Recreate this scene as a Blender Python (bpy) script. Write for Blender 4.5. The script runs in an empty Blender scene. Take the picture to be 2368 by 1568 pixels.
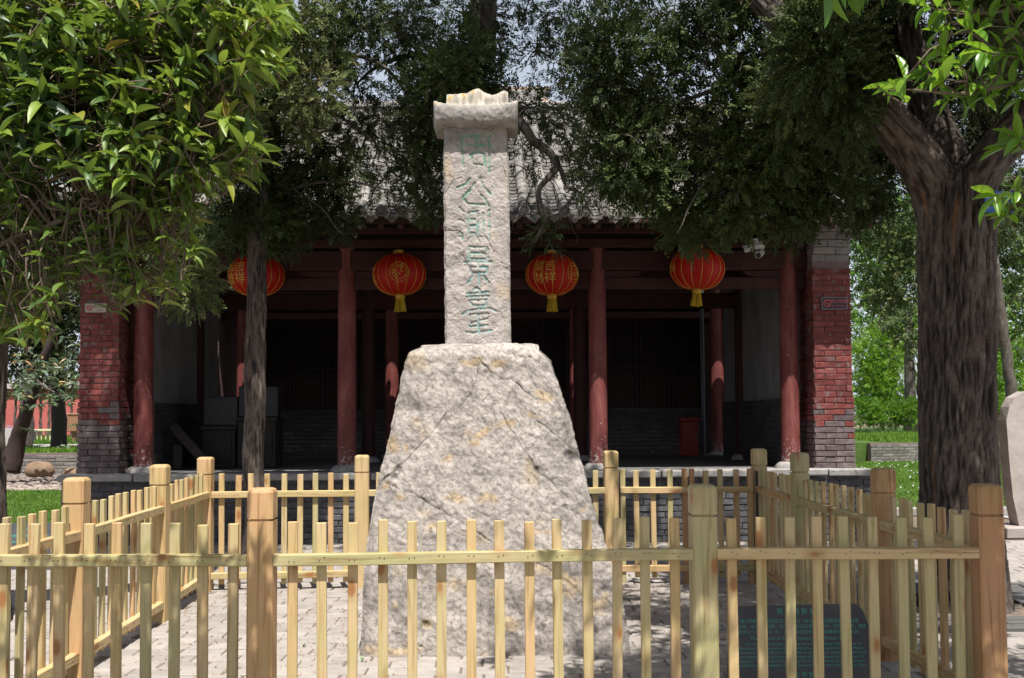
import bpy, math, random
import numpy as np
from mathutils import Matrix, Vector, Euler

# ------------------------------------------------------------------ camera, world, sun
scene = bpy.context.scene
COL = scene.collection
F = 2367.0; CX = 1183.5; CY = 843.0; CAMZ = 1.55
PITCH = math.atan(112.0 / F); ROLL = 0.006
_f = Vector((0, math.cos(PITCH), math.sin(PITCH)))
_r0 = Vector((1, 0, 0)); _u0 = Vector((0, -math.sin(PITCH), math.cos(PITCH)))
_u = _u0 * math.cos(ROLL) + _r0 * math.sin(ROLL)
_r = _r0 * math.cos(ROLL) - _u0 * math.sin(ROLL)
cam_data = bpy.data.cameras.new("camera")
cam = bpy.data.objects.new("camera", cam_data)
COL.objects.link(cam)
M = Matrix(((_r.x, _u.x, -_f.x, 0), (_r.y, _u.y, -_f.y, 0), (_r.z, _u.z, -_f.z, CAMZ), (0, 0, 0, 1)))
cam.matrix_world = M
cam_data.sensor_width = 36.0
cam_data.lens = 36.0
cam_data.shift_y = 59.0 / 2367.0
cam_data.clip_start = 0.05
cam_data.clip_end = 1000.0
scene.camera = cam

SUN_EL = math.radians(64.5); SUN_AZ = math.radians(15.0)   # azimuth: to the right of straight behind the camera
to_sun = Vector((math.sin(SUN_AZ) * math.cos(SUN_EL), -math.cos(SUN_AZ) * math.cos(SUN_EL), math.sin(SUN_EL)))
world = bpy.data.worlds.new("World"); scene.world = world; world.use_nodes = True
wn = world.node_tree; wn.nodes.clear()
sky = wn.nodes.new('ShaderNodeTexSky'); sky.sky_type = 'NISHITA'; sky.sun_disc = False
sky.sun_elevation = SUN_EL
sky.sun_rotation = math.atan2(to_sun.x, to_sun.y)
sky.air_density = 1.0; sky.dust_density = 2.5; sky.ozone_density = 1.0
bg = wn.nodes.new('ShaderNodeBackground'); bg.inputs[1].default_value = 0.052
wo = wn.nodes.new('ShaderNodeOutputWorld')
# pale haze whitening the sky towards the horizon, all the way round
tcw = wn.nodes.new('ShaderNodeTexCoord'); spw = wn.nodes.new('ShaderNodeSeparateXYZ'); wn.links.new(tcw.outputs['Generated'], spw.inputs[0])
mrw = wn.nodes.new('ShaderNodeMapRange'); mrw.inputs['From Min'].default_value = .05; mrw.inputs['From Max'].default_value = .75; mrw.inputs['To Min'].default_value = .80; mrw.inputs['To Max'].default_value = .10
wn.links.new(spw.outputs[2], mrw.inputs['Value'])
mxw = wn.nodes.new('ShaderNodeMix'); mxw.data_type = 'RGBA'; wn.links.new(mrw.outputs[0], mxw.inputs[0]); wn.links.new(sky.outputs[0], mxw.inputs[6]); mxw.inputs[7].default_value = (11.0, 12.0, 13.6, 1)
wn.links.new(mxw.outputs[2], bg.inputs[0]); wn.links.new(bg.outputs[0], wo.inputs[0])
sun_data = bpy.data.lights.new("sun", 'SUN'); sun_data.energy = 4.9; sun_data.angle = math.radians(0.53)
sun_data.color = (1.0, 0.965, 0.91)
sun = bpy.data.objects.new("sun", sun_data); COL.objects.link(sun)
sun.rotation_euler = to_sun.to_track_quat('Z', 'Y').to_euler()
vs = scene.view_settings
vs.view_transform = 'Standard'; vs.look = 'None'; vs.gamma = 1.0; vs.use_curve_mapping = False
vs.exposure = 0.70
scene.cycles.max_bounces = 6; scene.cycles.diffuse_bounces = 3
scene.cycles.transparent_max_bounces = 4

def W(vx, vy, d):
    """a point seen at (vx, vy) of the measured photograph, standing at depth d"""
    ray = _f + _r * ((vx - CX) / F) + _u * ((CY - vy) / F)
    k = d / ray.y
    return (ray.x * k, d, CAMZ + ray.z * k)
def S(s): return F / s

rng = np.random.default_rng(7)
random.seed(7)

# ------------------------------------------------------------------ noise in numpy
_perm = np.random.default_rng(3).permutation(256).astype(np.int64)
_perm = np.concatenate([_perm, _perm, _perm])
_g = np.random.default_rng(4).normal(size=(256, 3)); _g /= np.linalg.norm(_g, axis=1)[:, None]
def pn(P):
    P = np.asarray(P, float); I = np.floor(P).astype(np.int64); Fr = P - I; I &= 255
    U = Fr * Fr * Fr * (Fr * (Fr * 6 - 15) + 10)
    def c(dx, dy, dz):
        h = _perm[_perm[_perm[(I[:, 0] + dx) & 255] + ((I[:, 1] + dy) & 255)] + ((I[:, 2] + dz) & 255)]
        g = _g[h]
        return g[:, 0] * (Fr[:, 0] - dx) + g[:, 1] * (Fr[:, 1] - dy) + g[:, 2] * (Fr[:, 2] - dz)
    L = lambda a, b, t: a + t * (b - a)
    x0 = L(c(0,0,0), c(1,0,0), U[:,0]); x1 = L(c(0,1,0), c(1,1,0), U[:,0])
    x2 = L(c(0,0,1), c(1,0,1), U[:,0]); x3 = L(c(0,1,1), c(1,1,1), U[:,0])
    return L(L(x0, x1, U[:,1]), L(x2, x3, U[:,1]), U[:,2]) * 1.6
def fbm(P, o=4, ridged=False):
    P = np.asarray(P, float); a = 1.0; t = np.zeros(len(P)); n = 0
    for i in range(o):
        v = pn(P * (2.03 ** i) + 17.3 * i)
        t += a * ((1 - 2 * np.abs(v)) if ridged else v); n += a; a *= 0.5
    return t / n
def segdist(X, Z, pts):
    """distance from points to a polyline"""
    best = np.full(X.shape, 1e9)
    for (x0, z0), (x1, z1) in zip(pts[:-1], pts[1:]):
        dx, dz = x1 - x0, z1 - z0; L2 = dx * dx + dz * dz + 1e-12
        t = np.clip(((X - x0) * dx + (Z - z0) * dz) / L2, 0, 1)
        best = np.minimum(best, np.hypot(X - x0 - t * dx, Z - z0 - t * dz))
    return best

# ------------------------------------------------------------------ mesh helpers
def mesh_np(name, V, Fc, mat=None, colors=None, smooth=False):
    """V (n,3); Fc (m,3) or (m,4) array, or list of such arrays"""
    V = np.asarray(V, np.float32)
    if not isinstance(Fc, list) or (len(Fc) and np.ndim(Fc[0]) == 1): Fc = [np.asarray(Fc)]
    Fc = [np.asarray(f, np.int32) for f in Fc if len(f)]
    me = bpy.data.meshes.new(name)
    me.vertices.add(len(V)); me.vertices.foreach_set("co", V.ravel())
    nl = sum(f.size for f in Fc); npol = sum(len(f) for f in Fc)
    me.loops.add(nl); me.polygons.add(npol)
    me.loops.foreach_set("vertex_index", np.concatenate([f.ravel() for f in Fc]))
    tot = np.concatenate([np.full(len(f), f.shape[1], np.int32) for f in Fc])
    st = np.concatenate([[0], np.cumsum(tot)[:-1]]).astype(np.int32)
    me.polygons.foreach_set("loop_start", st); me.polygons.foreach_set("loop_total", tot)
    me.polygons.foreach_set("use_smooth", np.full(npol, bool(smooth)))
    me.update(calc_edges=True)
    if colors is not None:
        at = me.color_attributes.new("Col", 'FLOAT_COLOR', 'POINT')
        c = np.ones((len(V), 4), np.float32); c[:, :colors.shape[1]] = colors
        at.data.foreach_set("color", c.ravel())
    if mat is not None: me.materials.append(mat)
    return me

class MB:
    def __init__(s): s.v = []; s.q = []; s.t = []; s.n = 0; s.ng = []
    def add(s, V, q=None, t=None):
        V = np.asarray(V, float).reshape(-1, 3); s.v.append(V)
        if q is not None and len(q): s.q.append(np.asarray(q, int) + s.n)
        if t is not None and len(t): s.t.append(np.asarray(t, int) + s.n)
        s.n += len(V); return s
    def box(s, c, sz, ch=0.0, rot=None):
        V, q, t = cbox(sz, ch)
        if rot is not None: V = V @ np.array(rot).T
        return s.add(V + np.array(c), q, t)
    def tube(s, P, R, n=8, cap=True):
        V, q, t = tube(P, R, n, cap); return s.add(V, q, t)
    def lathe(s, prof, c=(0, 0, 0), n=24, sx=1.0, sy=1.0):
        pr = np.array(prof, float); a = np.linspace(0, 2 * np.pi, n, endpoint=False)
        V = np.stack([np.outer(pr[:, 0], np.cos(a)) * sx, np.outer(pr[:, 0], np.sin(a)) * sy, np.repeat(pr[:, 1:2], n, 1)], -1).reshape(-1, 3) + np.array(c)
        q = gridq(len(pr), n, True); return s.add(V, q)
    def prism(s, prof, y0, y1):
        """closed outline prof [(x,z)], extruded along y"""
        n = len(prof); A = [(x, y0, z) for x, z in prof] + [(x, y1, z) for x, z in prof]
        q = [(i, (i + 1) % n, n + (i + 1) % n, n + i) for i in range(n)]
        c0 = (sum(p[0] for p in prof) / n, y0, sum(p[1] for p in prof) / n); c1 = (c0[0], y1, c0[2])
        A += [c0, c1]; t = [((i + 1) % n, i, 2 * n) for i in range(n)] + [(n + i, n + (i + 1) % n, 2 * n + 1) for i in range(n)]
        return s.add(A, q, t)
    def arrays(s):
        V = np.concatenate(s.v) if s.v else np.zeros((0, 3)); f = []
        if s.q: f.append(np.concatenate(s.q))
        if s.t: f.append(np.concatenate(s.t))
        return V, f
    def mesh(s, name, mat, smooth=False):
        V, f = s.arrays(); return mesh_np(name, V, f, mat, smooth=smooth)
    def build(s, name, mat, parent=None, smooth=False):
        return link(name, s.mesh(name, mat, smooth), parent)

def gridq(rows, cols, wrap=False):
    i = np.arange(rows - 1)[:, None]; c = cols if wrap else cols - 1; j = np.arange(c)[None, :]
    a = i * cols + j; b = i * cols + (j + 1) % cols
    return np.stack([a, b, b + cols, a + cols], -1).reshape(-1, 4)
def cbox(sz, ch=0.0):
    hx, hy, hz = [k / 2 for k in sz]
    if ch <= 0:
        V = np.array([(x, y, z) for x in (-hx, hx) for y in (-hy, hy) for z in (-hz, hz)])
        q = [(0, 1, 3, 2), (4, 6, 7, 5), (0, 4, 5, 1), (2, 3, 7, 6), (0, 2, 6, 4), (1, 5, 7, 3)]
        return V, q, None
    c = min(ch, hx * .45, hy * .45, hz * .45); V = []; idx = {}
    for sx in (-1, 1):
        for sy in (-1, 1):
            for sz_ in (-1, 1):
                for ax in range(3):
                    p = [sx * (hx - c), sy * (hy - c), sz_ * (hz - c)]
                    p[ax] = (sx * hx, sy * hy, sz_ * hz)[ax]
                    idx[(sx, sy, sz_, ax)] = len(V); V.append(p)
    q = []; t = []
    for ax in range(3):
        o = [a for a in range(3) if a != ax]
        for sgn in (-1, 1):
            cyc = []
            for a, b in ((-1, -1), (1, -1), (1, 1), (-1, 1)):
                k = [0, 0, 0]; k[ax] = sgn; k[o[0]] = a; k[o[1]] = b; cyc.append(idx[(k[0], k[1], k[2], ax)])
            flip = (sgn > 0) == (ax == 1)
            q.append(cyc[::-1] if flip else cyc)
    for e in range(3):
        o = [a for a in range(3) if a != e]
        for a in (-1, 1):
            for b in (-1, 1):
                k = []
                for (end, ax) in ((-1, o[0]), (1, o[0]), (1, o[1]), (-1, o[1])):
                    kk = [0, 0, 0]; kk[e] = end; kk[o[0]] = a; kk[o[1]] = b; k.append(idx[(kk[0], kk[1], kk[2], ax)])
                q.append(k)
    for sx in (-1, 1):
        for sy in (-1, 1):
            for sz_ in (-1, 1):
                t.append([idx[(sx, sy, sz_, ax)] for ax in range(3)])
    V = np.array(V)
    def orient(fs):
        out = []
        for f in fs:
            P = V[list(f)]; n = np.cross(P[1] - P[0], P[2] - P[1])
            out.append(list(f) if n @ P.mean(0) > 0 else list(f)[::-1])
        return out
    return V, orient(q), orient(t)
def frames(P):
    P = np.asarray(P, float); T = np.gradient(P, axis=0); T /= np.linalg.norm(T, axis=1)[:, None] + 1e-12
    up = np.array([0, 1.0, 0]) if abs(T[0][1]) < .9 else np.array([1.0, 0, 0])
    A = np.zeros_like(P); a = np.cross(T[0], up); a /= np.linalg.norm(a)
    for i in range(len(P)):
        a = a - T[i] * (a @ T[i]); a /= np.linalg.norm(a) + 1e-12; A[i] = a
    return T, A, np.cross(T, A)
def tube(P, R, n=8, cap=True):
    P = np.asarray(P, float); R = np.broadcast_to(np.asarray(R, float), (len(P),))
    T, A, B = frames(P); an = np.linspace(0, 2 * np.pi, n, endpoint=False)
    V = P[:, None] + R[:, None, None] * (np.cos(an)[None, :, None] * A[:, None] + np.sin(an)[None, :, None] * B[:, None])
    q = gridq(len(P), n, True); V = V.reshape(-1, 3); t = None
    if cap:
        m = len(V); V = np.vstack([V, P[0], P[-1]])
        t = [((i + 1) % n, i, m) for i in range(n)] + [(m - n + i, m - n + (i + 1) % n, m + 1) for i in range(n)]
    return V, q, t
def spline(pts, n):
    """Catmull-Rom through pts (k, dim)"""
    P = np.asarray(pts, float); P = np.vstack([2 * P[0] - P[1], P, 2 * P[-1] - P[-2]])
    k = len(P) - 3; u = np.linspace(0, k - 1e-6, n); i = u.astype(int); t = (u - i)[:, None]
    a, b, c, d = P[i], P[i + 1], P[i + 2], P[i + 3]
    return .5 * (2 * b + (c - a) * t + (2 * a - 5 * b + 4 * c - d) * t * t + (3 * b - a - 3 * c + d) * t ** 3)

def link(name, me, parent=None, loc=None, rot=None, scale=None):
    o = bpy.data.objects.new(name, me); COL.objects.link(o); o.color = (1, 1, 1, random.random() * (.86 if name in ('picket', 'rail') else 1.0))
    if parent is not None: o.parent = parent
    if loc is not None: o.location = loc
    if rot is not None: o.rotation_euler = rot
    if scale is not None: o.scale = scale
    return o
def tag(o, label=None, cat=None, group=None, kind=None):
    if label: o['label'] = label
    if cat: o['category'] = cat
    if group: o['group'] = group
    if kind: o['kind'] = kind
    return o
def empty(name, loc=(0, 0, 0), rz=0.0):
    o = bpy.data.objects.new(name, None); COL.objects.link(o)
    o.location = loc; o.rotation_euler = (0, 0, rz); o.empty_display_size = .2; return o
def copy_tree(o, parent=None):
    c = o.copy(); COL.objects.link(c)
    if parent is not None: c.parent = parent
    for ch in list(o.children): copy_tree(ch, c)
    return c
def pieces(parent, name, meshes, items, limit=300, stuff=None, mat=None):
    """items: (loc, scale, rot euler); the first `limit` become objects, the rest one joined mesh"""
    for k, (l, s, r) in enumerate(items[:limit]):
        o = link(name, meshes[k % len(meshes)], parent, l, r, s)
    rest = items[limit:]
    if rest:
        base = []
        for me in meshes:
            V = np.empty(len(me.vertices) * 3, np.float32); me.vertices.foreach_get("co", V); V = V.reshape(-1, 3)
            me.calc_loop_triangles(); T = np.empty(len(me.loop_triangles) * 3, np.int32)
            me.loop_triangles.foreach_get("vertices", T); base.append((V, T.reshape(-1, 3)))
        VV = []; TT = []; n = 0
        for k, (l, s, r) in enumerate(rest):
            V, T = base[k % len(base)]
            Rm = np.array(Euler(r).to_matrix()) if any(r) else np.eye(3)
            VV.append((V * np.array(s)) @ Rm.T + np.array(l)); TT.append(T + n); n += len(V)
        o = link(stuff or name + '_field', mesh_np(stuff or name, np.concatenate(VV), np.concatenate(TT), meshes[0].materials[0]), parent)
        o['kind'] = 'stuff'

# ------------------------------------------------------------------ materials
def nt(name):
    m = bpy.data.materials.new(name); m.use_nodes = True; t = m.node_tree
    return m, t, t.nodes['Principled BSDF']
def ramp(t, stops, fac=None):
    r = t.nodes.new('ShaderNodeValToRGB'); e = r.color_ramp.elements
    while len(e) > 1: e.remove(e[0])
    e[0].position = stops[0][0]; e[0].color = (*stops[0][1], 1)
    for p, c in stops[1:]:
        k = e.new(p); k.color = (*c, 1)
    if fac is not None: t.links.new(fac, r.inputs[0])
    return r.outputs[0]
def math_(t, op, a, b=None):
    n = t.nodes.new('ShaderNodeMath'); n.operation = op
    for i, v in enumerate((a, b)):
        if v is None: continue
        if isinstance(v, (int, float)): n.inputs[i].default_value = v
        else: t.links.new(v, n.inputs[i])
    return n.outputs[0]
def mix(t, mode, fac, a, b):
    n = t.nodes.new('ShaderNodeMix'); n.data_type = 'RGBA'; n.blend_type = mode
    for i, v in ((0, fac), (6, a), (7, b)):
        if isinstance(v, (int, float)): n.inputs[i].default_value = v
        elif isinstance(v, tuple): n.inputs[i].default_value = (*v, 1)
        else: t.links.new(v, n.inputs[i])
    return n.outputs[2]
def coords(t, scale=(1, 1, 1), rand=False, world_space=False):
    if world_space:
        g = t.nodes.new('ShaderNodeNewGeometry').outputs['Position']
    else:
        g = t.nodes.new('ShaderNodeTexCoord').outputs['Object']
    mp = t.nodes.new('ShaderNodeMapping'); mp.inputs['Scale'].default_value = scale
    t.links.new(g, mp.inputs[0])
    out = mp.outputs[0]
    if rand:
        oi = t.nodes.new('ShaderNodeObjectInfo'); v = t.nodes.new('ShaderNodeVectorMath'); v.operation = 'ADD'
        c = t.nodes.new('ShaderNodeCombineXYZ'); k = math_(t, 'MULTIPLY', oi.outputs['Random'], 57.0)
        t.links.new(k, c.inputs[0]); t.links.new(k, c.inputs[1]); t.links.new(math_(t, 'MULTIPLY', k, 1.7), c.inputs[2])
        t.links.new(out, v.inputs[0]); t.links.new(c.outputs[0], v.inputs[1]); out = v.outputs[0]
    return out
def noise(t, vec, scale, detail=4, rough=.6, dist=0.0):
    n = t.nodes.new('ShaderNodeTexNoise'); n.inputs['Scale'].default_value = scale
    n.inputs['Detail'].default_value = detail; n.inputs['Roughness'].default_value = rough
    n.inputs['Distortion'].default_value = dist
    t.links.new(vec, n.inputs['Vector']); return n.outputs[0]
def bump(t, bs, h, dist=.004, strength=1.0):
    b = t.nodes.new('ShaderNodeBump'); b.inputs['Distance'].default_value = dist
    b.inputs['Strength'].default_value = strength; t.links.new(h, b.inputs['Height'])
    t.links.new(b.outputs[0], bs.inputs['Normal'])
def mat_noise(name, stops, scale=5, rough=.85, bd=.004, bscale=40, stretch=(1, 1, 1), rand=False, objvar=0.0, ws=False, spec=.3, metallic=0.0, dirt=None):
    m, t, b = nt(name); v = coords(t, stretch, rand, ws)
    n1 = noise(t, v, scale, 6, .62); c = ramp(t, stops, n1)
    if dirt:   # (colour, scale, threshold)
        d = noise(t, v, dirt[1], 5, .7); f = ramp(t, [(dirt[2], (0, 0, 0)), (min(1, dirt[2] + .12), (1, 1, 1))], d)
        c = mix(t, 'MIX', f, c, dirt[0])
    if objvar:
        oi = t.nodes.new('ShaderNodeObjectInfo')
        k = math_(t, 'ADD', math_(t, 'MULTIPLY', oi.outputs['Random'], objvar), 1 - objvar / 2)
        cb = t.nodes.new('ShaderNodeCombineColor'); [t.links.new(k, cb.inputs[i]) for i in range(3)]
        c = mix(t, 'MULTIPLY', 1.0, c, cb.outputs[0])
    t.links.new(c, b.inputs['Base Color']); b.inputs['Roughness'].default_value = rough
    b.inputs['Specular IOR Level'].default_value = spec; b.inputs['Metallic'].default_value = metallic
    if bd: bump(t, b, noise(t, v, bscale, 5, .65), bd)
    return m
def mat_flat(name, col, rough=.6, metallic=0.0, spec=.4):
    return mat_noise(name, [(.3, tuple(c * .88 for c in col)), (.7, tuple(min(1, c * 1.08) for c in col))], 14, rough, .0008, 90, metallic=metallic, spec=spec)

def mat_wood(name, axis):
    m, t, b = nt(name)
    st = [26.0, 26.0, 26.0]; st[axis] = 1.1
    v = coords(t, tuple(st), True); v0 = coords(t, (1, 1, 1), True)
    oi = t.nodes.new('ShaderNodeObjectInfo')
    g = noise(t, v, 1.0, 5, .6, .6)
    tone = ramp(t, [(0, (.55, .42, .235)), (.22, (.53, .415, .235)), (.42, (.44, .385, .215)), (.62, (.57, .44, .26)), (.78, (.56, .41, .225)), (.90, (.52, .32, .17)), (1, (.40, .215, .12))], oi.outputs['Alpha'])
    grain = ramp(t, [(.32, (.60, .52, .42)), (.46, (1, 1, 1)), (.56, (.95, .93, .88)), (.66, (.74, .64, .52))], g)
    c = mix(t, 'MULTIPLY', 1.0, tone, grain)
    blot = ramp(t, [(.35, (.86, .92, .80)), (.6, (1.0, .97, .95))], noise(t, v0, 3.2, 3, .5))
    c = mix(t, 'MULTIPLY', 1.0, c, blot)
    ks = [7.0, 7.0, 7.0]; ks[axis] = 3.4
    vk = coords(t, tuple(ks), True); vo = t.nodes.new('ShaderNodeTexVoronoi'); vo.inputs['Scale'].default_value = 1.0
    t.links.new(vk, vo.inputs['Vector'])
    kn = ramp(t, [(0, (1, 1, 1)), (.12, (.9, .9, .9)), (.17, (.35, .35, .35)), (.30, (0, 0, 0))], vo.outputs['Distance'])
    c = mix(t, 'MIX', kn, c, (.30, .13, .045))
    t.links.new(c, b.inputs['Base Color']); b.inputs['Roughness'].default_value = .62
    b.inputs['Specular IOR Level'].default_value = .3
    bump(t, b, g, .0022)
    return m
WOOD = [mat_wood('pine_x', 0), mat_wood('pine_y', 1), mat_wood('pine_z', 2)]
def mat_attr(name, rough=.85, bd=.004, bscale=60, mult=None, spec=.3):
    m, t, b = nt(name); a = t.nodes.new('ShaderNodeAttribute'); a.attribute_name = 'Col'
    v = coords(t); n = noise(t, v, 26, 9, .78, .4); c = mix(t, 'MULTIPLY', 1.0, a.outputs['Color'], ramp(t, mult or [(.34, (.56, .55, .56)), (.46, (.90, .90, .90)), (.56, (1.02, 1.02, 1.02)), (.68, (1.28, 1.25, 1.2))], n))
    t.links.new(c, b.inputs['Base Color']); b.inputs['Roughness'].default_value = rough
    b.inputs['Specular IOR Level'].default_value = spec
    bump(t, b, noise(t, v, bscale, 8, .75), bd); return m
def mat_leaf(name, stops, rough=.35, trans=.3, tcol=(.30, .42, .05), objrand=False, spec=.5):
    m, t, b = nt(name)
    if objrand: f = t.nodes.new('ShaderNodeObjectInfo').outputs['Random']; c = ramp(t, stops, f)
    else:
        a = t.nodes.new('ShaderNodeAttribute'); a.attribute_name = 'Col'
        sp = t.nodes.new('ShaderNodeSeparateColor'); t.links.new(a.outputs['Color'], sp.inputs[0])
        c = ramp(t, stops, sp.outputs[0])
    t.links.new(c, b.inputs['Base Color']); b.inputs['Roughness'].default_value = rough
    b.inputs['Specular IOR Level'].default_value = spec
    tr = t.nodes.new('ShaderNodeBsdfTranslucent'); t.links.new(mix(t, 'MIX', .5, c, tcol), tr.inputs[0])
    mx = t.nodes.new('ShaderNodeMixShader'); mx.inputs[0].default_value = trans
    out = t.nodes['Material Output']
    t.links.new(b.outputs[0], mx.inputs[1]); t.links.new(tr.outputs[0], mx.inputs[2]); t.links.new(mx.outputs[0], out.inputs[0])
    return m

def mat_column(name):
    m, t, b = nt(name); v = coords(t, (1, 1, .22), True); v1 = coords(t, (1, 1, 1), True)
    c = ramp(t, [(.3, (.11, .028, .025)), (.5, (.17, .043, .038)), (.7, (.24, .082, .072))], noise(t, v, 9, 6, .65))
    sp = t.nodes.new('ShaderNodeSeparateXYZ'); t.links.new(t.nodes.new('ShaderNodeTexCoord').outputs['Object'], sp.inputs[0])
    low = math_(t, 'MAXIMUM', math_(t, 'SUBTRACT', .17, math_(t, 'MULTIPLY', math_(t, 'SUBTRACT', sp.outputs[2], .80), .38)), 0)   # flaking towards the damp foot
    f = ramp(t, [(.62, (0, 0, 0)), (.70, (1, 1, 1))], math_(t, 'ADD', noise(t, v1, 26, 6, .75), low))
    c = mix(t, 'MIX', f, c, (.46, .38, .36))
    crk_ = ramp(t, [(.488, (1, 1, 1)), (.5, (.45, .4, .4)), (.512, (1, 1, 1))], noise(t, coords(t, (5, 5, .35), True), 3, 3, .5))
    c = mix(t, 'MULTIPLY', 1.0, c, crk_)
    t.links.new(c, b.inputs['Base Color']); b.inputs['Roughness'].default_value = .62; b.inputs['Specular IOR Level'].default_value = .3
    bump(t, b, noise(t, v1, 40, 5, .7), .0025); return m
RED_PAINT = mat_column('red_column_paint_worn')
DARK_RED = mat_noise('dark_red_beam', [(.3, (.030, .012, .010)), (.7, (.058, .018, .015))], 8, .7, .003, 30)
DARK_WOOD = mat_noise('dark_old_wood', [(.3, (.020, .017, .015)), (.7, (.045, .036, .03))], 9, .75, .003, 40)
MORTAR = mat_noise('mortar', [(.3, (.13, .085, .08)), (.7, (.21, .15, .14))], 14, .95, .004, 60)
RED_BRICK = mat_noise('red_washed_brick', [(.28, (.11, .026, .022)), (.5, (.175, .042, .037)), (.72, (.22, .085, .076))], 9, .85, .005, 45, rand=True, objvar=.35, dirt=((.17, .135, .13), 7, .54))
GREY_BRICK = mat_noise('grey_brick', [(.3, (.075, .062, .062)), (.55, (.13, .10, .10)), (.75, (.20, .16, .155))], 9, .9, .005, 45, rand=True, objvar=.4, dirt=((.16, .05, .045), 5, .62))
BLUE_BRICK = mat_noise('dark_grey_brick', [(.3, (.055, .055, .06)), (.6, (.10, .10, .105)), (.75, (.17, .165, .165))], 9, .9, .006, 45, rand=True, objvar=.4, dirt=((.30, .29, .28), 11, .68))
PLASTER = mat_noise('lime_plaster', [(.3, (.15, .147, .143)), (.6, (.23, .226, .22)), (.8, (.28, .275, .27))], 3, .9, .003, 30, (1, 1, .5), dirt=((.16, .155, .15), 5, .62))
PLATSTONE = mat_noise('platform_stone', [(.3, (.20, .19, .18)), (.6, (.34, .32, .30)), (.8, (.44, .42, .40))], 6, .9, .006, 30)
TILE = mat_noise('grey_roof_tile', [(.28, (.10, .092, .084)), (.5, (.20, .187, .172)), (.75, (.33, .31, .29))], 10, .85, .004, 50, rand=True, objvar=.5, dirt=((.36, .30, .2), 12, .70))
BARK = mat_attr('cypress_bark', .9, .006, 55)
BARK2 = mat_noise('grey_bark', [(.3, (.045, .036, .03)), (.55, (.10, .085, .07)), (.78, (.20, .17, .145))], 16, .92, .012, 30, (1, 1, .22))
TWIG = mat_noise('twig_bark', [(.3, (.05, .038, .03)), (.7, (.12, .095, .075))], 20, .9, .002, 60)
LTWIG = mat_noise('pale_twig_bark', [(.3, (.085, .062, .042)), (.7, (.19, .145, .105))], 20, .85, .002, 60)
STONE = mat_attr('old_limestone', .88, .0045, 60)
# ------------------------------------------------------------------ text
def text_mesh(body, size, mat, name='lettering', align='CENTER', ext=0.0, space=1.0):
    c = bpy.data.curves.new('txt', 'FONT'); c.body = body; c.size = size; c.align_x = align; c.space_character = space
    c.resolution_u = 2; c.extrude = ext
    o = bpy.data.objects.new('txt', c); COL.objects.link(o)
    me = bpy.data.meshes.new_from_object(o.evaluated_get(bpy.context.evaluated_depsgraph_get()))
    bpy.data.objects.remove(o); bpy.data.curves.remove(c); me.name = name
    me.materials.clear(); me.materials.append(mat); return me

# ------------------------------------------------------------------ ground
GROUND = mat_noise('packed_earth', [(.3, (.10, .085, .06)), (.6, (.17, .14, .10)), (.8, (.22, .19, .15))], .8, .95, .01, 20, ws=True)
JOINT = mat_noise('sandy_joint', [(.3, (.10, .082, .066)), (.55, (.18, .145, .115)), (.75, (.25, .20, .16))], 6, .95, .006, 60, ws=True, dirt=((.30, .16, .07), 9, .60))
PAVER = mat_noise('grey_paver', [(.25, (.225, .20, .18)), (.5, (.315, .283, .255)), (.75, (.385, .35, .318))], 5, .9, .0035, 60, rand=True, objvar=.22, dirt=((.22, .19, .17), 12, .66))
LAWN = mat_noise('lawn_soil', [(.3, (.04, .07, .015)), (.6, (.07, .13, .025)), (.8, (.12, .17, .05))], 1.5, .95, .02, 25, ws=True)
PATHM = mat_noise('path_concrete', [(.3, (.28, .27, .25)), (.7, (.40, .38, .36))], 2, .9, .004, 40, ws=True)
def sheet(name, x0, x1, y0, y1, z, mat, parent=None):
    me = mesh_np(name, [(x0, y0, z), (x1, y0, z), (x1, y1, z), (x0, y1, z)], [(0, 1, 2, 3)], mat)
    o = link(name, me, parent)
    if parent is None: o['kind'] = 'structure'
    return o
sheet('ground', -300, 300, -60, 500, -.10, GROUND)
# paved court: base slab, raised panel inside the fence
pv = MB(); pv.box((0, 6.0, -.065), (16, 13.4, .036)).box((-.14, 7.15, -.03), (5.44, 4.7, .046))
paving = pv.build('paving', JOINT); paving['kind'] = 'structure'
def paver_meshes(L, Wd, Hh, n=5, mat=PAVER):
    out = []
    for k in range(n):
        V, q, t = cbox((L, Wd, Hh), .006); V = V + rng.normal(0, .0018, V.shape)
        out.append(mesh_np('paver', V, [np.array(q), np.array(t)], mat))
    return out
PL, PW = .285, .172
pms = paver_meshes(PL - .012, PW - .010, .045)
def inview(x, y, z):
    d = Vector((x, y, z - CAMZ)); c = d.dot(_f)
    if c < .1: return False
    vx = CX + F * d.dot(_r) / c; vy = CY - F * d.dot(_u) / c
    return -20 < vx < 2390 and -20 < vy < 1590
items = []
def pave(x0, x1, y0, y1, z, skip=None):
    r = 0; y = y0 + PW / 2
    while y < y1:
        x = x0 + (PL / 2 if r % 2 else 0) - random.random() * .02
        while x < x1:
            if not (skip and skip(x, y)):
                items.append(((x, y, z + random.gauss(0, .0022)), (1, 1, 1), (random.gauss(0, .004), random.gauss(0, .005), random.gauss(0, .006) + (math.pi if random.random() < .5 else 0))))
            x += PL
        y += PW; r += 1
pave(-2.60, 2.42, 4.98, 9.42, -.022, lambda x, y: abs(x + .12) < .7 and 6.9 < y < 8.1)
n_in = len(items)
ins = lambda x, y: -2.78 < x < 2.62 and 4.8 < y < 9.55
pave(-7.4, 7.4, 2.6, 12.6, -.062, lambda x, y: ins(x, y) or (abs(x - 3.65) < .95 and abs(y - 8.4) < .95))
items.sort(key=lambda it: (0 if inview(it[0][0], it[0][1], 0) else 1, (1 if it[0][1] < 5.1 else 0), it[0][1]))
pieces(paving, 'paver', pms, items, 300, 'paver_field')
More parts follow.
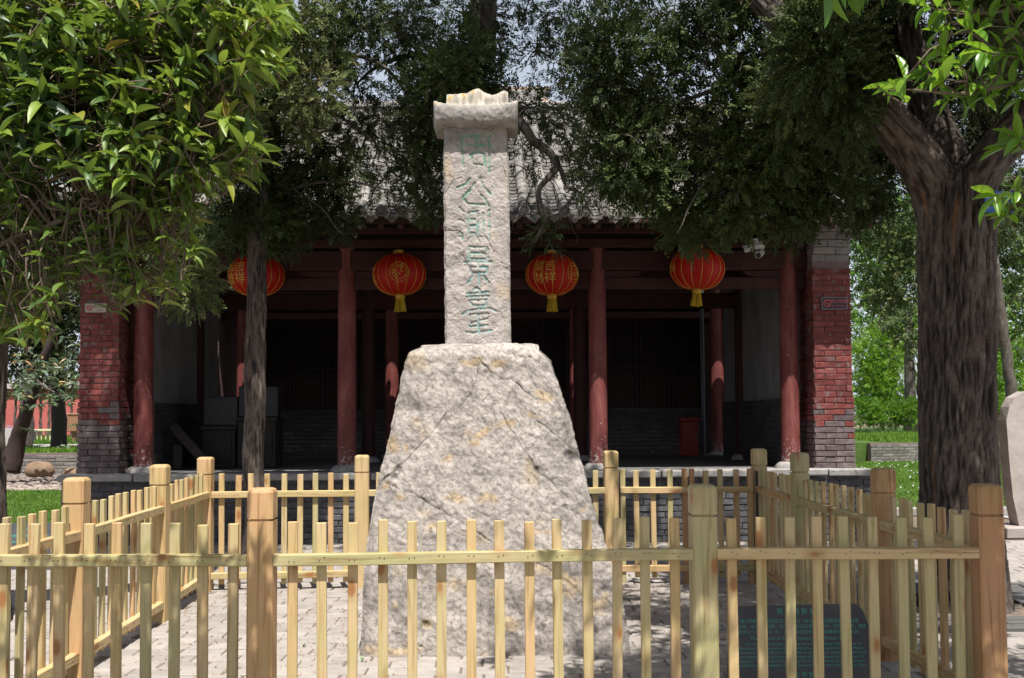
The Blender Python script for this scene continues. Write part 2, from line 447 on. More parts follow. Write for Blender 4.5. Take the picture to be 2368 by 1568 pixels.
# edging stones of the raised panel
eb = paver_meshes(.40, .10, .07, 4, mat_noise('edging_stone', [(.3, (.30, .27, .25)), (.7, (.42, .385, .36))], 5, .9, .004, 50, rand=True, objvar=.25))
ed = []
for i in range(13):
    ed.append(((-2.45 + i * .41, 9.52, -.036), (1, 1, 1), (0, 0, 0)))
for i in range(11):
    ed.append(((-2.72, 5.05 + i * .41, -.036), (1, 1, 1), (0, 0, math.pi / 2))); ed.append(((2.50, 5.05 + i * .41, -.036), (1, 1, 1), (0, 0, math.pi / 2)))
pieces(paving, 'edging_stone', eb, ed)
# litter on the paving: brown needles and tiny leaves in drifts
def litter(name, n, x0, x1, y0, y1, z, mat, size=.012, mask=0.0):
    P = np.stack([rng.uniform(x0, x1, n), rng.uniform(y0, y1, n), np.full(n, z)], 1)
    if mask: P = P[pn(P * [1.3, 1.3, 1]) > rng.uniform(-.5, mask, len(P))]
    n = len(P); a = rng.uniform(0, 6.28, n); L = size * rng.uniform(.5, 1.6, n); w = L * rng.uniform(.15, .5, n)
    dx, dy = np.cos(a), np.sin(a)
    A = P + np.stack([dx * L, dy * L, np.zeros(n)], 1); B = P - np.stack([dx * L, dy * L, np.zeros(n)], 1)
    C = P + np.stack([-dy * w, dx * w, np.full(n, .004)], 1); D = P + np.stack([dy * w, -dx * w, np.full(n, .002)], 1)
    V = np.stack([A, C, B, D], 1).reshape(-1, 3); q = np.arange(4 * n).reshape(-1, 4)
    o = link(name, mesh_np(name, V, q, mat)); o['kind'] = 'stuff'; return o
LIT = mat_noise('dry_needles', [(.3, (.22, .10, .04)), (.7, (.38, .24, .12))], 30, .9, 0, 30, ws=True)
o = litter('leaf_litter', 5000, -2.6, 2.45, 4.9, 9.45, .006, LIT, .011, .6); tag(o, 'brown cypress needles scattered over the fenced paving', 'litter')

# ------------------------------------------------------------------ monument
wd = []
for wx, wy in ((-.95, 6.5), (-.72, 5.9), (-.93, 7.7), (-1.4, 6.9), (1.5, 7.9), (.9, 5.7), (-2.2, 7.3), (-1.05, 8.6), (.4, 5.4)):
    for k in range(9):
        a = random.random() * 6.28; l = random.uniform(.015, .035); wd += [(wx + .004 * math.cos(a + 1.5), wy + .004 * math.sin(a + 1.5), .004), (wx - .004 * math.cos(a + 1.5), wy - .004 * math.sin(a + 1.5), .004), (wx + l * math.cos(a), wy + l * math.sin(a), .004 + l * random.uniform(.5, 1.2))]
o = link('weeds', mesh_np('weeds', wd, np.arange(len(wd)).reshape(-1, 3), mat_flat('weed_green', (.08, .20, .03), .6))); tag(o, 'tiny green weeds sprouting from the joints of the fenced paving', 'weeds', kind='stuff')
mon = empty('stone_monument', (0, 7.45, 0))
tag(mon, 'tall grey stone gnomon pillar with green carved characters on a broad tapering rock pedestal', 'monument')
LP = [(832,1514),(839,1358),(852,1232),(874,1112),(899,1016),(922,901),(937,832),(947,812),(972,801)]
RP = [(1456,1492),(1446,1423),(1396,1252),(1362,1142),(1337,1046),(1312,951),(1286,880),(1270,832),(1243,808)]
def ring_pts(nf, ns, nb):
    """unit rounded-square parameter: returns (u,w) in [-1,1]^2, u=x w=y(front -1)"""
    f = np.stack([np.linspace(-1, 1, nf, endpoint=False), -np.ones(nf)], 1)
    r = np.stack([np.ones(ns), np.linspace(-1, 1, ns, endpoint=False)], 1)
    b = np.stack([np.linspace(1, -1, nb, endpoint=False), np.ones(nb)], 1)
    l = np.stack([-np.ones(ns), np.linspace(1, -1, ns, endpoint=False)], 1)
    return np.concatenate([f, r, b, l])
def yf(z): return 6.62 + .30 * np.clip(z, 0, 2.1) / 2
def prof(tab):
    zs = []; xs = []
    for vx, vy in tab:
        z = .9
        for _ in range(12):
            x, _, z = W(vx, vy, float(yf(z)))
        zs.append(z); xs.append(x)
    return np.array(zs), np.array(xs)
lz, lx = prof(LP); rz_, rx = prof(RP)
NR, NFt = 250, 270
zt = 2.02
zz = np.linspace(-.04, 1, NR) * zt
ring = ring_pts(NFt, 60, 50); NP = len(ring)
rows = []; 
for z in zz:
    xl = np.interp(z, lz, lx); xr = np.interp(z, rz_, rx); y0 = float(yf(z)); y1 = 8.35 - .30 * z / 2
    k = max(0.0, (z - (zt - .10)) / .10); y0 += .10 * (1 - math.sqrt(max(0, 1 - k * k))); y1 -= .10 * (1 - math.sqrt(max(0, 1 - k * k)))
    rows.append(np.stack([xl + (ring[:, 0] + 1) / 2 * (xr - xl), y0 + (ring[:, 1] + 1) / 2 * (y1 - y0), np.full(NP, z)], 1))
last = rows[-1]; cen = last.mean(0)
for k in (.9, .78, .6, .35, .03):
    rows.append(np.concatenate([cen[:2] + (last[:, :2] - cen[:2]) * k, np.full((NP, 1), zt + .004)], 1))
V = np.concatenate(rows)
Rn = len(rows)
out = np.zeros_like(V); out[:, 0] = np.tile(ring[:, 0], Rn) * (np.abs(np.tile(ring[:, 0], Rn)) > .999); out[:, 1] = np.tile(ring[:, 1], Rn) * (np.abs(np.tile(ring[:, 1], Rn)) > .999)
out[NR * NP:] = (0, 0, 1)
V0 = V.copy()
# round the vertical corners a little
edge = np.minimum(1, (1 - np.abs(np.tile(ring[:, 0], Rn))) / .06); edge2 = np.minimum(1, (1 - np.abs(np.tile(ring[:, 1], Rn))) / .06)
V[:, 1] += np.where(np.tile(ring[:, 1], Rn) < -.999, .035 * (1 - edge) ** 2, 0)
big = fbm(V0 * 1.7 + 5, 3); mid = fbm(V0 * 5.5, 4); fine = fbm(V0 * 19 + 3, 4, True)
warp = V0 + .06 * np.stack([fbm(V0 * 4 + 11, 3), fbm(V0 * 4 + 31, 3), fbm(V0 * 4 + 51, 3)], 1)
cell = fbm(warp * np.array([6, 6, 9]) + 70, 3, True)        # flaky ledges
step = np.tanh(cell * 3) * .5
diag = fbm((warp @ np.array([[1, 0, .55], [0, 1, 0], [-.55, 0, 1]])) * np.array([2.6, 2.6, 9]) + 4, 4)
disp = .012 * big + .003 * mid + .0035 * fine + .003 * step + .0030 * np.tanh(diag * 5) + .0028 * np.tanh(6 * fbm(warp * 9 + 21, 2)) + .0030 * fbm(V0 * 42 + 3, 3, True)
front = np.tile(ring[:, 1], Rn) < -.999
def vpt(vx, vy):
    x, _, z = W(vx, vy, 6.75); return (x, z)
def v2(px, py): return vpt(1400 / 1.7305 + px * .5026, 1350 / 1.7305 + py * .5026)   # from the enlarged crop
cracks = [([(590,90),(640,150),(700,190),(740,185),(790,230),(855,285)], .010), ([(770,85),(860,90)], .006), ([(745,65),(772,95)], .007),
          ([(690,340),(800,520),(860,610),(920,660),(1000,740)], .008), ([(860,385),(960,460),(1040,530)], .006),
          ([(170,675),(300,720),(400,790),(520,850),(580,895),(655,940)], .010), ([(830,1015),(950,1080),(1040,1145)], .009),
          ([(235,585),(205,620),(140,660)], .012), ([(440,350),(380,430),(235,590)], .006), ([(600,95),(560,240),(500,330)], .004),
          ([(1160,1180),(1260,1290)], .008), ([(200,1330),(330,1400),(430,1440)], .006), ([(640,260),(560,350),(470,420)], .004)]
X, Z = V0[:, 0] + .012 * fbm(V0 * 14, 2), V0[:, 2] + .012 * fbm(V0 * 14 + 9, 2)
crk = np.zeros(len(V))
for pl, w in cracks:
    d = segdist(X, Z, [v2(*p) for p in pl]); crk = np.maximum(crk, np.clip(1 - d / (w * .62), 0, 1) * np.clip(.75 + 1.2 * fbm(V0 * 9 + 77, 2), .15, 1))
pits = [(862,608,.022),(935,770,.014),(985,780,.014),(350,1305,.022),(1020,545,.035),(1045,545,.03),(200,640,.02),(215,605,.02)]
for px, py, r in pits:
    cx_, cz_ = v2(px, py); d = np.hypot((X - cx_) / 1.3, Z - cz_); crk = np.maximum(crk, np.clip(1.3 - d / r, 0, 1))
crk = np.where(front, crk, 0)
disp = disp - .012 * crk
V = V + out * disp[:, None]
# colours
och = np.zeros(len(V)); ow1 = fbm(V0 * 7 + 13, 4); ow2 = fbm(V0 * 7 + 43, 4)
for px, py, ra, rb, an in [(590,430,85,28,-25),(740,400,70,22,-15),(850,365,50,14,-10),(890,265,60,30,10),(560,480,30,25,0),(430,560,60,22,-20),(500,750,60,25,0),
                           (380,860,40,25,0),(860,900,70,20,-10),(740,1300,50,45,0),(1130,1220,60,45,0),(240,1420,150,30,5),(1000,1105,60,20,25),(240,740,35,12,0),
                           (250,510,30,16,0),(190,490,25,60,0),(560,110,70,20,0),(680,110,60,18,-10),(210,1220,30,15,0),(360,1300,45,18,0),(160,690,40,15,-40),(640,750,50,20,0),(1080,800,40,15,0)]:
    cx_, cz_ = v2(px, py); a = math.radians(an); sc = .5026 / 350
    dx = (V0[:, 0] - cx_) + .07 * ow1; dz = -(V0[:, 2] - cz_) + .07 * ow2
    u = (dx * math.cos(a) + dz * math.sin(a)) / (ra * sc); w = (-dx * math.sin(a) + dz * math.cos(a)) / (rb * sc)
    och = np.maximum(och, np.clip(1.25 - np.hypot(u, w) + .9 * fbm(V0 * 11 + 40, 4), 0, 1))
och = np.clip((och - .25) * 1.8, 0, 1) * front + np.clip((fbm(V0 * 3.1 + 90, 4) - .28) * 4, 0, .8)
och = np.clip(och, 0, 1)[:, None]
g1 = fbm(V0 * 2.2 + 60, 5)[:, None]; g2 = fbm(warp * 9 + 60, 4)[:, None]
base = np.array([.395, .352, .315]) * (1 + .22 * g1 + .26 * g2 + .22 * np.tanh(diag * 3)[:, None] + .20 * fbm(V0 * 38 + 5, 3)[:, None])
lich = np.clip((fbm(V0 * 2.0 + 130, 5) - .05) * 4, 0, 1)[:, None] * np.clip((.25 + fbm(V0 * 12 + 7, 3)) * 2.2, 0, 1)[:, None]
col = base * (1 - .42 * lich) * np.where(lich > 0, 1, 1)
och = och * .85; col = col * (1 - och) + np.array([.46, .345, .215]) * (1 + .45 * g2) * och
rough_dark = np.clip((.15 - cell) * 2.2, 0, .6)[:, None]
col = col * (1 - rough_dark * .22) * (1 - .6 * crk[:, None] ** .6) * (1 - .38 * np.clip((fbm((V0 + .4 * (warp - V0)) @ np.array([[1, 0, .5], [0, 1, 0], [-.5, 0, 1]]) * np.array([14, 14, 30]) + 8, 4, True)[:, None] - .52) * 5, 0, 1))
ped = link('pedestal', mesh_np('pedestal', V - np.array([0, 7.45, 0]), gridq(Rn, NP, True), STONE, np.clip(col, .02, .9), smooth=True), mon)
# pillar
def zs(vx, vy, d=7.32): x, _, z = W(vx, vy, d); return x, z
def zz1(x, y): return zs((1600 + x * .3827) / 1.7305, (250 + y * .3827) / 1.7305)
def zz2(x, y): return zs((1600 + x * .4147) / 1.7305, (800 + y * .4147) / 1.7305)
ST1 = [[(625,765),(945,765)], [(648,765),(650,930),(660,1100)], [(925,765),(938,900),(930,1140)], [(800,790),(805,895)], [(700,860),(880,865)],
       [(735,970),(810,930),(880,960),(890,1080)], [(740,965),(760,1060),(870,1080)],
       [(730,1215),(690,1275),(600,1312)], [(835,1210),(870,1300),(945,1375)], [(780,1262),(740,1330),(655,1415),(705,1480),(900,1492)], [(845,1390),(890,1430),(925,1505)]]
ST2 = [[(575,80),(610,115)], [(575,195),(615,210)], [(575,310),(600,335),(600,372)], [(665,130),(660,250),(665,330)], [(665,125),(745,112),(750,335)], [(665,190),(745,190)],
       [(665,250),(745,250)], [(665,322),(750,325)], [(800,130),(805,330)], [(858,108),(862,390)], [(690,345),(665,385)], [(735,345),(760,402)],
       [(665,455),(665,570)], [(665,455),(840,462),(842,575)], [(670,512),(840,515)], [(665,570),(842,575)], [(620,600),(885,598)], [(752,575),(752,640)],
       [(680,650),(840,652),(842,705)], [(680,650),(682,705),(842,705)], [(760,705),(762,812)], [(700,735),(655,805)], [(805,735),(855,800)],
       [(708,872),(740,845),(772,882)], [(645,908),(852,892)], [(650,937),(850,928)], [(672,972),(832,965)], [(675,980),(700,1022),(828,1022),(822,975)],
       [(610,1105),(640,1078),(760,1052),(880,1050),(920,1072)], [(680,1108),(850,1098)], [(690,1190),(740,1172),(838,1150)], [(752,1125),(756,1200),(762,1290)],
       [(675,1222),(842,1212)], [(642,1278),(700,1285),(880,1262)]]
strokes = [([zz1(*p) for p in s], .0095) for s in ST1] + [([zz2(*p) for p in s], .0098) for s in ST2]
PZ0, PZ1 = 2.0, 3.66
nf, nrw = 150, 520
ring = ring_pts(nf, 26, 30); NP = len(ring); rows = []
LPz = [PZ0, 2.3, 2.7, 3.0, 3.3, PZ1]
xbl, xbr = zs(1030, 797)[0], zs(1180, 797)[0]; xtl, xtr = zs(1025, 275)[0], zs(1173, 275)[0]
for z in np.linspace(PZ0, PZ1, nrw):
    k = (z - PZ0) / (PZ1 - PZ0); xl = xbl + (xtl - xbl) * k; xr = xbr + (xtr - xbr) * k
    rows.append(np.stack([xl + (ring[:, 0] + 1) / 2 * (xr - xl), 7.32 + (ring[:, 1] + 1) / 2 * .24, np.full(NP, z)], 1))
V0 = np.concatenate(rows); Rn = nrw
tu = np.tile(ring[:, 0], Rn); tw = np.tile(ring[:, 1], Rn); front = tw < -.999
out = np.zeros_like(V0); out[:, 0] = tu * (np.abs(tu) > .999); out[:, 1] = tw * (np.abs(tw) > .999)
X = V0[:, 0] + .003 * fbm(V0 * 40, 2); Z = V0[:, 2] + .003 * fbm(V0 * 40 + 5, 2)
gl = np.zeros(len(V0)); Xf, Zf = X[front], Z[front]; gf = np.zeros(front.sum())
for pl, w in strokes:
    gf = np.maximum(gf, np.clip((w - segdist(Xf, Zf, pl)) / .004 + .5, 0, 1))
gl[front] = gf
under_cap = np.clip((V0[:, 2] - 3.42) / .1, 0, 1)            # the upper part is smoother
rg = (1 - .75 * under_cap)
warp = V0 + .03 * np.stack([fbm(V0 * 7 + 11, 3), fbm(V0 * 7 + 31, 3), fbm(V0 * 7 + 51, 3)], 1)
mid = fbm(warp * 9, 4); fine = fbm(warp * 30 + 3, 4, True)
disp = rg * (.0035 * mid + .0030 * fine + .002 * fbm(warp * 70 + 9, 2, True) + .0022 * np.tanh(4 * fbm(warp * 16 + 33, 3))) + .004 * fbm(V0 * 2.5, 2)
# chipped left part
cx1, cz1 = zz2(500, 380); cx2, cz2 = zz2(540, 620)
chip = np.clip(1.1 - np.hypot((X - cx1) / .09, (Z - cz1) / .13) + .6 * mid, 0, 1) * .012 + np.clip(1.1 - np.hypot((X - cx2) / .10, (Z - cz2) / .10) + .6 * mid, 0, 1) * .018
edgech = np.clip((np.abs(tu) - .93) / .07, 0, 1) * np.clip(fbm(V0 * 8 + 77, 3) + .25, 0, 1) * .022
pc = []
for pl in ([(740,360),(830,350),(870,430),(910,505)], [(600,520),(660,640)], [(430,290),(500,300),(560,295)]):
    pc.append([zz2(*p) for p in pl])
for pl in ([(650,1200),(560,1230),(470,1370)], [(1030,620),(940,730)], [(1075,1090),(1110,1200)]):
    pc.append([zz1(*p) for p in pl])
pcr = np.zeros(len(V0))
for pl in pc: pcr[front] = np.maximum(pcr[front], np.clip(1 - segdist(Xf, Zf, pl) / .0035, 0, 1))
disp = disp - front * (chip + edgech) - .006 * gl - .007 * pcr
V = V0 + out * disp[:, None]
V[:, 1] += np.where(front, .012 * np.clip((np.abs(tu) - .95) / .05, 0, 1) ** 2, 0)
g1 = fbm(V0 * 3.3 + 20, 4)[:, None]; g2 = fbm(warp * 14 + 60, 4)[:, None]
col = np.array([.385, .345, .315]) * (1 + .30 * g1 + .36 * g2)
ts = under_cap[:, None]; col = col * (1 - ts * .22)  # darkened below the cap: its cast shadow put into the stone colour
oc = np.clip((fbm(V0 * 4 + 210, 4) - .22) * 3.5, 0, .7)[:, None]
oc = np.maximum(oc, (np.clip(1.1 - np.hypot((X - zz1(500, 1050)[0]) / .045, (Z - zz1(500, 1100)[1]) / .13) + .6 * mid, 0, 1) * front)[:, None])
col = col * (1 - oc * .75) + np.array([.46, .35, .23]) * oc * .75
paintw = (gl * np.clip(.62 + 1.5 * fbm(V0 * 13 + 99, 4), .05, 1))[:, None]
hue = np.clip((V0[:, 2:3] - 2.3) * 1.2 + 1.2 * fbm(V0 * 6, 2)[:, None], 0, 1)
paint = np.array([.18, .36, .35]) * (1 - hue) + np.array([.12, .31, .22]) * hue
col = col * (1 - paintw * .8) + paint * paintw * .8
col *= (1 - .6 * pcr[:, None])
link('pillar', mesh_np('pillar', V - np.array([0, 7.45, 0]), gridq(Rn, NP, True), STONE, np.clip(col, .02, .9), smooth=True), mon)
# cap: a stone roof with upturned ends and a broken ridge
def cap_section(u):
    """outline in (y,z) for position u in [-1,1] across"""
    lift = .035 * abs(u) ** 4
    fr = 7.215; bk = 7.66; b = 3.615
    P = [(fr + .07, b), (fr + .02, b + .012 + lift * .3), (fr, b + .06 + lift * .6), (fr + .004, b + .11 + lift), (fr + .03, b + .142 + lift),
         (fr + .10, b + .155 + lift * .3), (fr + .155, b + .18), (fr + .17, b + .235), (fr + .20, b + .265), (bk - .20, b + .265), (bk - .17, b + .235), (bk - .155, b + .18),
         (bk - .10, b + .155 + lift * .3), (bk - .03, b + .142 + lift), (bk, b + .09 + lift), (bk - .03, b + .01), (bk - .07, b)]
    return np.array(P)
ncr = 120; rows = []
xl, xr = zs(1002, 250, 7.25)[0], zs(1197, 250, 7.25)[0]; cxm = (xl + xr) / 2
for k in range(ncr):
    u = -1 + 2 * k / (ncr - 1); sct = spline(cap_section(u), 90)
    x = cxm + u * (xr - xl) / 2
    upper = np.clip((sct[:, 1] - 3.615 - .165) / .02, 0, 1)
    shrink = np.where(u < -.74, 1, 0) * 0
    xx = cxm + np.clip(u, -1, 1) * (xr - xl) / 2
    # upper block is narrower
    z = sct[:, 1].copy()
    if u < -.72 or u > .77: z = np.minimum(z, 3.615 + .150 + .05 * max(0, abs(u) - .77) / .23)
    er = 1 - .16 * np.clip((abs(u) - .93) / .07, 0, 1) ** 2
    yc = 7.43; y = yc + (sct[:, 0] - yc) * er
    rows.append(np.stack([np.full(90, xx), y, z], 1))
V0 = np.concatenate(rows); n = len(V0)
cen = np.stack([V0[:, 0] * .97 + cxm * .03, np.full(n, 7.43), np.full(n, 3.72)], 1); out = V0 - cen; out /= np.linalg.norm(out, axis=1)[:, None]
top = np.clip((V0[:, 2] - 3.80) / .05, 0, 1)
bumpz = top * (.045 * np.exp(-((V0[:, 0] - cxm - .01) / .05) ** 2) + .02 * np.exp(-((V0[:, 0] - xr + .10) / .05) ** 2) + .02 * fbm(V0 * [11, 3, 3], 2))
V = V0 + out * (.010 * fbm(V0 * 7, 4) + .008 * fbm(V0 * 22, 3, True))[:, None]; V[:, 2] += bumpz
up = np.clip((V0[:, 2] - 3.74) / .04, 0, 1)[:, None]
g = fbm(V0 * 9 + 5, 4)[:, None]; g3 = fbm(V0 * np.array([40, 30, 12]), 3)[:, None]
col = np.array([.27, .25, .23]) * (1 + .6 * g) * (1 - up) + np.array([.40, .36, .30]) * (1 + .8 * g3) * up
yl = np.clip((fbm(V0 * 14 + 300, 3) - .3) * 6, 0, 1)[:, None] * up; col = col * (1 - yl) + np.array([.42, .29, .10]) * yl
caps = [np.arange(90), np.arange(90) + (ncr - 1) * 90]
q = gridq(ncr, 90, True); cv = np.array([V[caps[0]].mean(0), V[caps[1]].mean(0)])
t = [[(i + 1) % 90, i, n] for i in range(90)] + [[(ncr - 1) * 90 + i, (ncr - 1) * 90 + (i + 1) % 90, n + 1] for i in range(90)]
V = np.vstack([V, cv]); col = np.vstack([col, col[0], col[-1]])
link('pillar_cap', mesh_np('pillar_cap', V - np.array([0, 7.45, 0]), [q, np.array(t)], STONE, np.clip(col, .02, .9), smooth=True), mon)

# ------------------------------------------------------------------ wooden fence
def post_mesh(h, w=.125):
    mb = MB(); c = .010
    def sec(z, ww, cc): a = ww / 2; return [(-a + cc, -a, z), (a - cc, -a, z), (a, -a + cc, z), (a, a - cc, z), (a - cc, a, z), (-a + cc, a, z), (-a, a - cc, z), (-a, -a + cc, z)]
    rows = [sec(-.06, w, c), sec(h - .165, w, c), sec(h - .158, w, c), sec(h - .157, w - .022, c), sec(h - .147, w - .022, c), sec(h - .146, w, c), sec(h - .02, w, c), sec(h - .006, w - .012, c + .004), sec(h, w - .036, c)]
    V = np.array(rows).reshape(-1, 3); q = gridq(len(rows), 8, True); n = len(V)
    V = np.vstack([V, [0, 0, h]]); t = [(n - 8 + i, n - 8 + (i + 1) % 8, n) for i in range(8)]
    return mb.add(V, q, t).mesh('post', WOOD[2])
def picket_mesh(z0, z1, w=.048, th=.028):
    V, q, t = cbox((w, th, z1 - z0), .003); V = V + np.array([0, 0, (z0 + z1) / 2])
    return mesh_np('picket', V, [np.array(q), np.array(t)], WOOD[2])
PICK = [picket_mesh(.05, 1.02), picket_mesh(.048, 1.025), picket_mesh(.055, 1.015, .050)]
PICKW = [picket_mesh(.05, 1.02, .056), picket_mesh(.048, 1.018, .055)]
METAL = mat_flat('dark_steel', (.09, .09, .10), .45, .8)
def rail(parent, p0, p1, z, off, name='rail', hgt=.056, dep=.055):
    """rail from p0 to p1, its centre moved sideways by off"""
    p0 = np.array(p0); p1 = np.array(p1); L = np.linalg.norm(p1 - p0); a = math.atan2(*(p1 - p0)[::-1])
    n = 14; rows = []
    xs = np.linspace(-L / 2, L / 2, n); b = fbm(np.stack([xs * 2.2 + random.random() * 50, np.zeros(n), np.zeros(n)], 1), 2) * .006
    V = []
    for x, k in zip(xs, b):
        hz = hgt / 2; hy = dep / 2; c = .004
        V += [(x, -hy, -hz + c + k), (x, -hy, hz - c + k), (x, -hy + c, hz + k), (x, hy - c, hz + k * .6), (x, hy, hz - c), (x, hy, -hz), (x, -hy + c, -hz + k)]
    V = np.array(V); q = gridq(n, 7, True); m = len(V)
    V = np.vstack([V, V[:7].mean(0), V[-7:].mean(0)])
    t = [((i + 1) % 7, i, m) for i in range(7)] + [(m - 7 + i, m - 7 + (i + 1) % 7, m + 1) for i in range(7)]
    me = mesh_np(name, V, [q, np.array(t)], WOOD[0])
    mid = (p0 + p1) / 2; nrm = np.array([-math.sin(a), math.cos(a)])
    return link(name, me, parent, (mid[0] + nrm[0] * off, mid[1] + nrm[1] * off, z), (0, 0, a))
def fence(label, pts, hs, bays, railoff, own_first=True, own_last=True, tones=None):
    root = empty('picket_fence', (pts[0][0], pts[0][1], 0)); tag(root, label, 'fence')
    O = np.array(pts[0]); L = [np.array(p) - O for p in pts]
    a0 = math.atan2(*(L[-1] - L[0])[::-1])
    for i, p in enumerate(L):
        if (i == 0 and not own_first) or (i == len(L) - 1 and not own_last): continue
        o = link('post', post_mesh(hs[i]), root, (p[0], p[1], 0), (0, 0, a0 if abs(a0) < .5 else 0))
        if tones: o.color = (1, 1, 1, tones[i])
    for i, npk in enumerate(bays):
        if npk == 0: continue
        A, B = L[i], L[i + 1]; d = (B - A); ln = np.linalg.norm(d); d = d / ln; e = .0625
        for z in (.842, .128): rail(root, A + d * e, B - d * e, z, railoff)
        a = math.atan2(d[1], d[0]); st = (ln - 2 * e) / (npk + .2); nl = MB(); sgn_ = 1 if railoff < 0 else -1
        n_ = np.array([-d[1], d[0]]) * (-1 if railoff < 0 else 1)
        for z in (.842, .128):
            for k in range(npk):
                for dx_ in (-.012, .013):
                    p = A + d * (e + st * (k + .6) + dx_) + n_ * (.0555 + .0008); nl.box((p[0], p[1], z + random.gauss(.004, .006)), (.0045, .0045, .0045))
        tag(nl.build('nails', METAL, root), kind='stuff')
        for k in range(npk):
            p = A + d * (e + st * (k + .6))
            o = link('picket', random.choice(PICKW if npk < 9 and abs(a0) < .5 else PICK), root, (p[0] + random.gauss(0, .002), p[1], random.gauss(0, .004)), (random.gauss(0, .004), random.gauss(0, .006), a + (math.pi if random.random() < .5 else 0)))
    return root
FL, FA, FB, FR = (-2.66, 5.10), (-1.228, 5.05), (.955, 5.19), (2.375, 5.17)
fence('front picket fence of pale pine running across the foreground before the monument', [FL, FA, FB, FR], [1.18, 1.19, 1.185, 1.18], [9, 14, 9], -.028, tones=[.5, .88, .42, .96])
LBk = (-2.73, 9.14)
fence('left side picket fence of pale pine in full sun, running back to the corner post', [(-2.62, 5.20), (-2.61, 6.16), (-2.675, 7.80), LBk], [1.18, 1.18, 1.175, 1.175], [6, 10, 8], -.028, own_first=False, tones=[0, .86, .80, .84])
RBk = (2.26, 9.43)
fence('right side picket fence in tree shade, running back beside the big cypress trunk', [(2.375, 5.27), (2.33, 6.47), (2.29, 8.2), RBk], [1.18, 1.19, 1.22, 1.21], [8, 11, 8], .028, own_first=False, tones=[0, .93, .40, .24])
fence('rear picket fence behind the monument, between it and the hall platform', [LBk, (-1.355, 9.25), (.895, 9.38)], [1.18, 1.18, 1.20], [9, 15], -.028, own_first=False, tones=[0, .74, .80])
# double gate
gate = empty('picket_gate', (.895, 9.38, 0)); tag(gate, 'closed double picket gate in the right part of the rear fence', 'gate')
gw = (2.26 - .895)
for (x0, x1, tilt) in ((.085, .695, 0.0), (.715, 1.29, .0)):
    for z in (.842, .135): rail(gate, (x0, .01), (x1, .01 + tilt), z, -.02)
    for x in (x0 + .022, x1 - .022): link('stile', picket_mesh(-.005, 1.03, .046, .045), gate, (x, .0, .0), (0, 0, random.gauss(0, .03)))
    for k in range(3):
        link('picket', random.choice(PICK), gate, (x0 + (k + 1) * (x1 - x0) / 4 + .0, .012, .0), (0, random.gauss(0, .006), 0))
g = MB(); g.box((1.325, -.01, .50), (.022, .03, 1.02)); g.box((.062, -.01, .55), (.02, .02, .96)); g.build('hinge_strip', METAL, gate)
w = MB()
for k in range(5):
    P = np.array([(.64 + .12 * random.random(), -.04 - .01 * k, .86 - .02 * k), (.70 + .06 * random.random(), -.05, .80 - .03 * random.random()), (.78 + .05 * random.random(), -.045, .88 - .05 * random.random())])
    w.tube(spline(P, 8), .0015, 5)
w.build('binding_wire', METAL, gate)

# ------------------------------------------------------------------ information stone
SLATE = mat_noise('dark_slate', [(.3, (.045, .045, .048)), (.7, (.085, .085, .09))], 5, .30, .0006, 80, spec=.5)
TEAL = mat_flat('teal_lettering', (.09, .42, .34), .6)
info = empty('information_stone', (1.585, 5.62, 0)); tag(info, 'dark slate information slab with teal Chinese and English lettering inside the front fence', 'sign')
tilt = math.radians(-24)
sl = MB(); hw = .405; hh = .545
pr = [(-hw - .02, 0), (hw + .02, 0), (hw - .005, hh - .14), (hw - .03, hh - .04), (hw - .055, hh - .005), (hw - .075, hh), (-hw + .05, hh - .012), (-hw + .02, hh - .03)]
sl.prism(pr, 0, .045)
slab = sl.build('slab', SLATE, info); slab.rotation_euler = (tilt, 0, 0); slab.location = (0, -.02, -.03)
lines = [("周 公 测 影 台", .036, .055), ("  “周公测影台”是西周文王之子周公（姬旦）营建东都洛阳时在这里", .0232, .105), ("利用土堆、木杆建台测影、以土圭之法测日影、求地中、验四时季节、唐玄", .0232, .135), ("宗开元十一年（723）年、太史监南宫悦仿周公旧制建此石制测影台。", .0232, .165),
         ("The Platform of Shadow Measuring by Master Zhou", .026, .200), ("     The platform of shadow measuring was made by Master Zhou, the son of", .0215, .229), ("Wen King of the Zhou when he was building the eastern capital in Luoyang. Master", .0205, .252),
         ("Zhou used mound of soil and wooden poles as instruments to measure shadows of sun", .0202, .275), ("for searching centre of the earth and verifying changes of seasons. In the 11th year of", .0195, .298),
         ("Kaiyuan in Tang Dynasty (723), Nangong Yue, a noted secretary of history literatures", .0200, .321), ("established this stoneplatform imitating the ancient instruments made by Master Zhou.", .0200, .344),
         ("周 公 測 影 台", .032, .400), ("「周公測影台」は西周文王の番目の息子一周公（姫旦）が東都を建造され", .0225, .440), ("ここで土圭をたて日影を測り、これに大陽の影を、大地の中心", .0225, .468)]
for body, sz, y in lines:
    o = link('lettering', text_mesh(body, sz, TEAL), slab, (0, -.0015, hh - y), (math.pi / 2, 0, 0))
ft = MB(); ft.box((0, .16, .0), (.5, .12, .06), .008); ft.build('footing', PLATSTONE, info)
info2 = empty('information_stone', (-5.06, 10.7, -.06)); tag(info2, 'black slate information slab seen behind the left side fence at the lawn edge', 'sign')
s2 = MB(); s2.box((0, 0, .25), (.56, .06, .50), .01)
s2b = s2.build('slab', SLATE, info2); s2b.rotation_euler = (math.radians(-14), 0, 0)
for k, (b_, z_) in enumerate((("周公测影台", .42), ("周公测影台是西周文王之子周公", .35), ("Platform of Shadow Measuring", .29))):
    link('lettering', text_mesh(b_, .032, TEAL), s2b, (.0, -.0325, z_), (math.pi / 2, 0, 0))
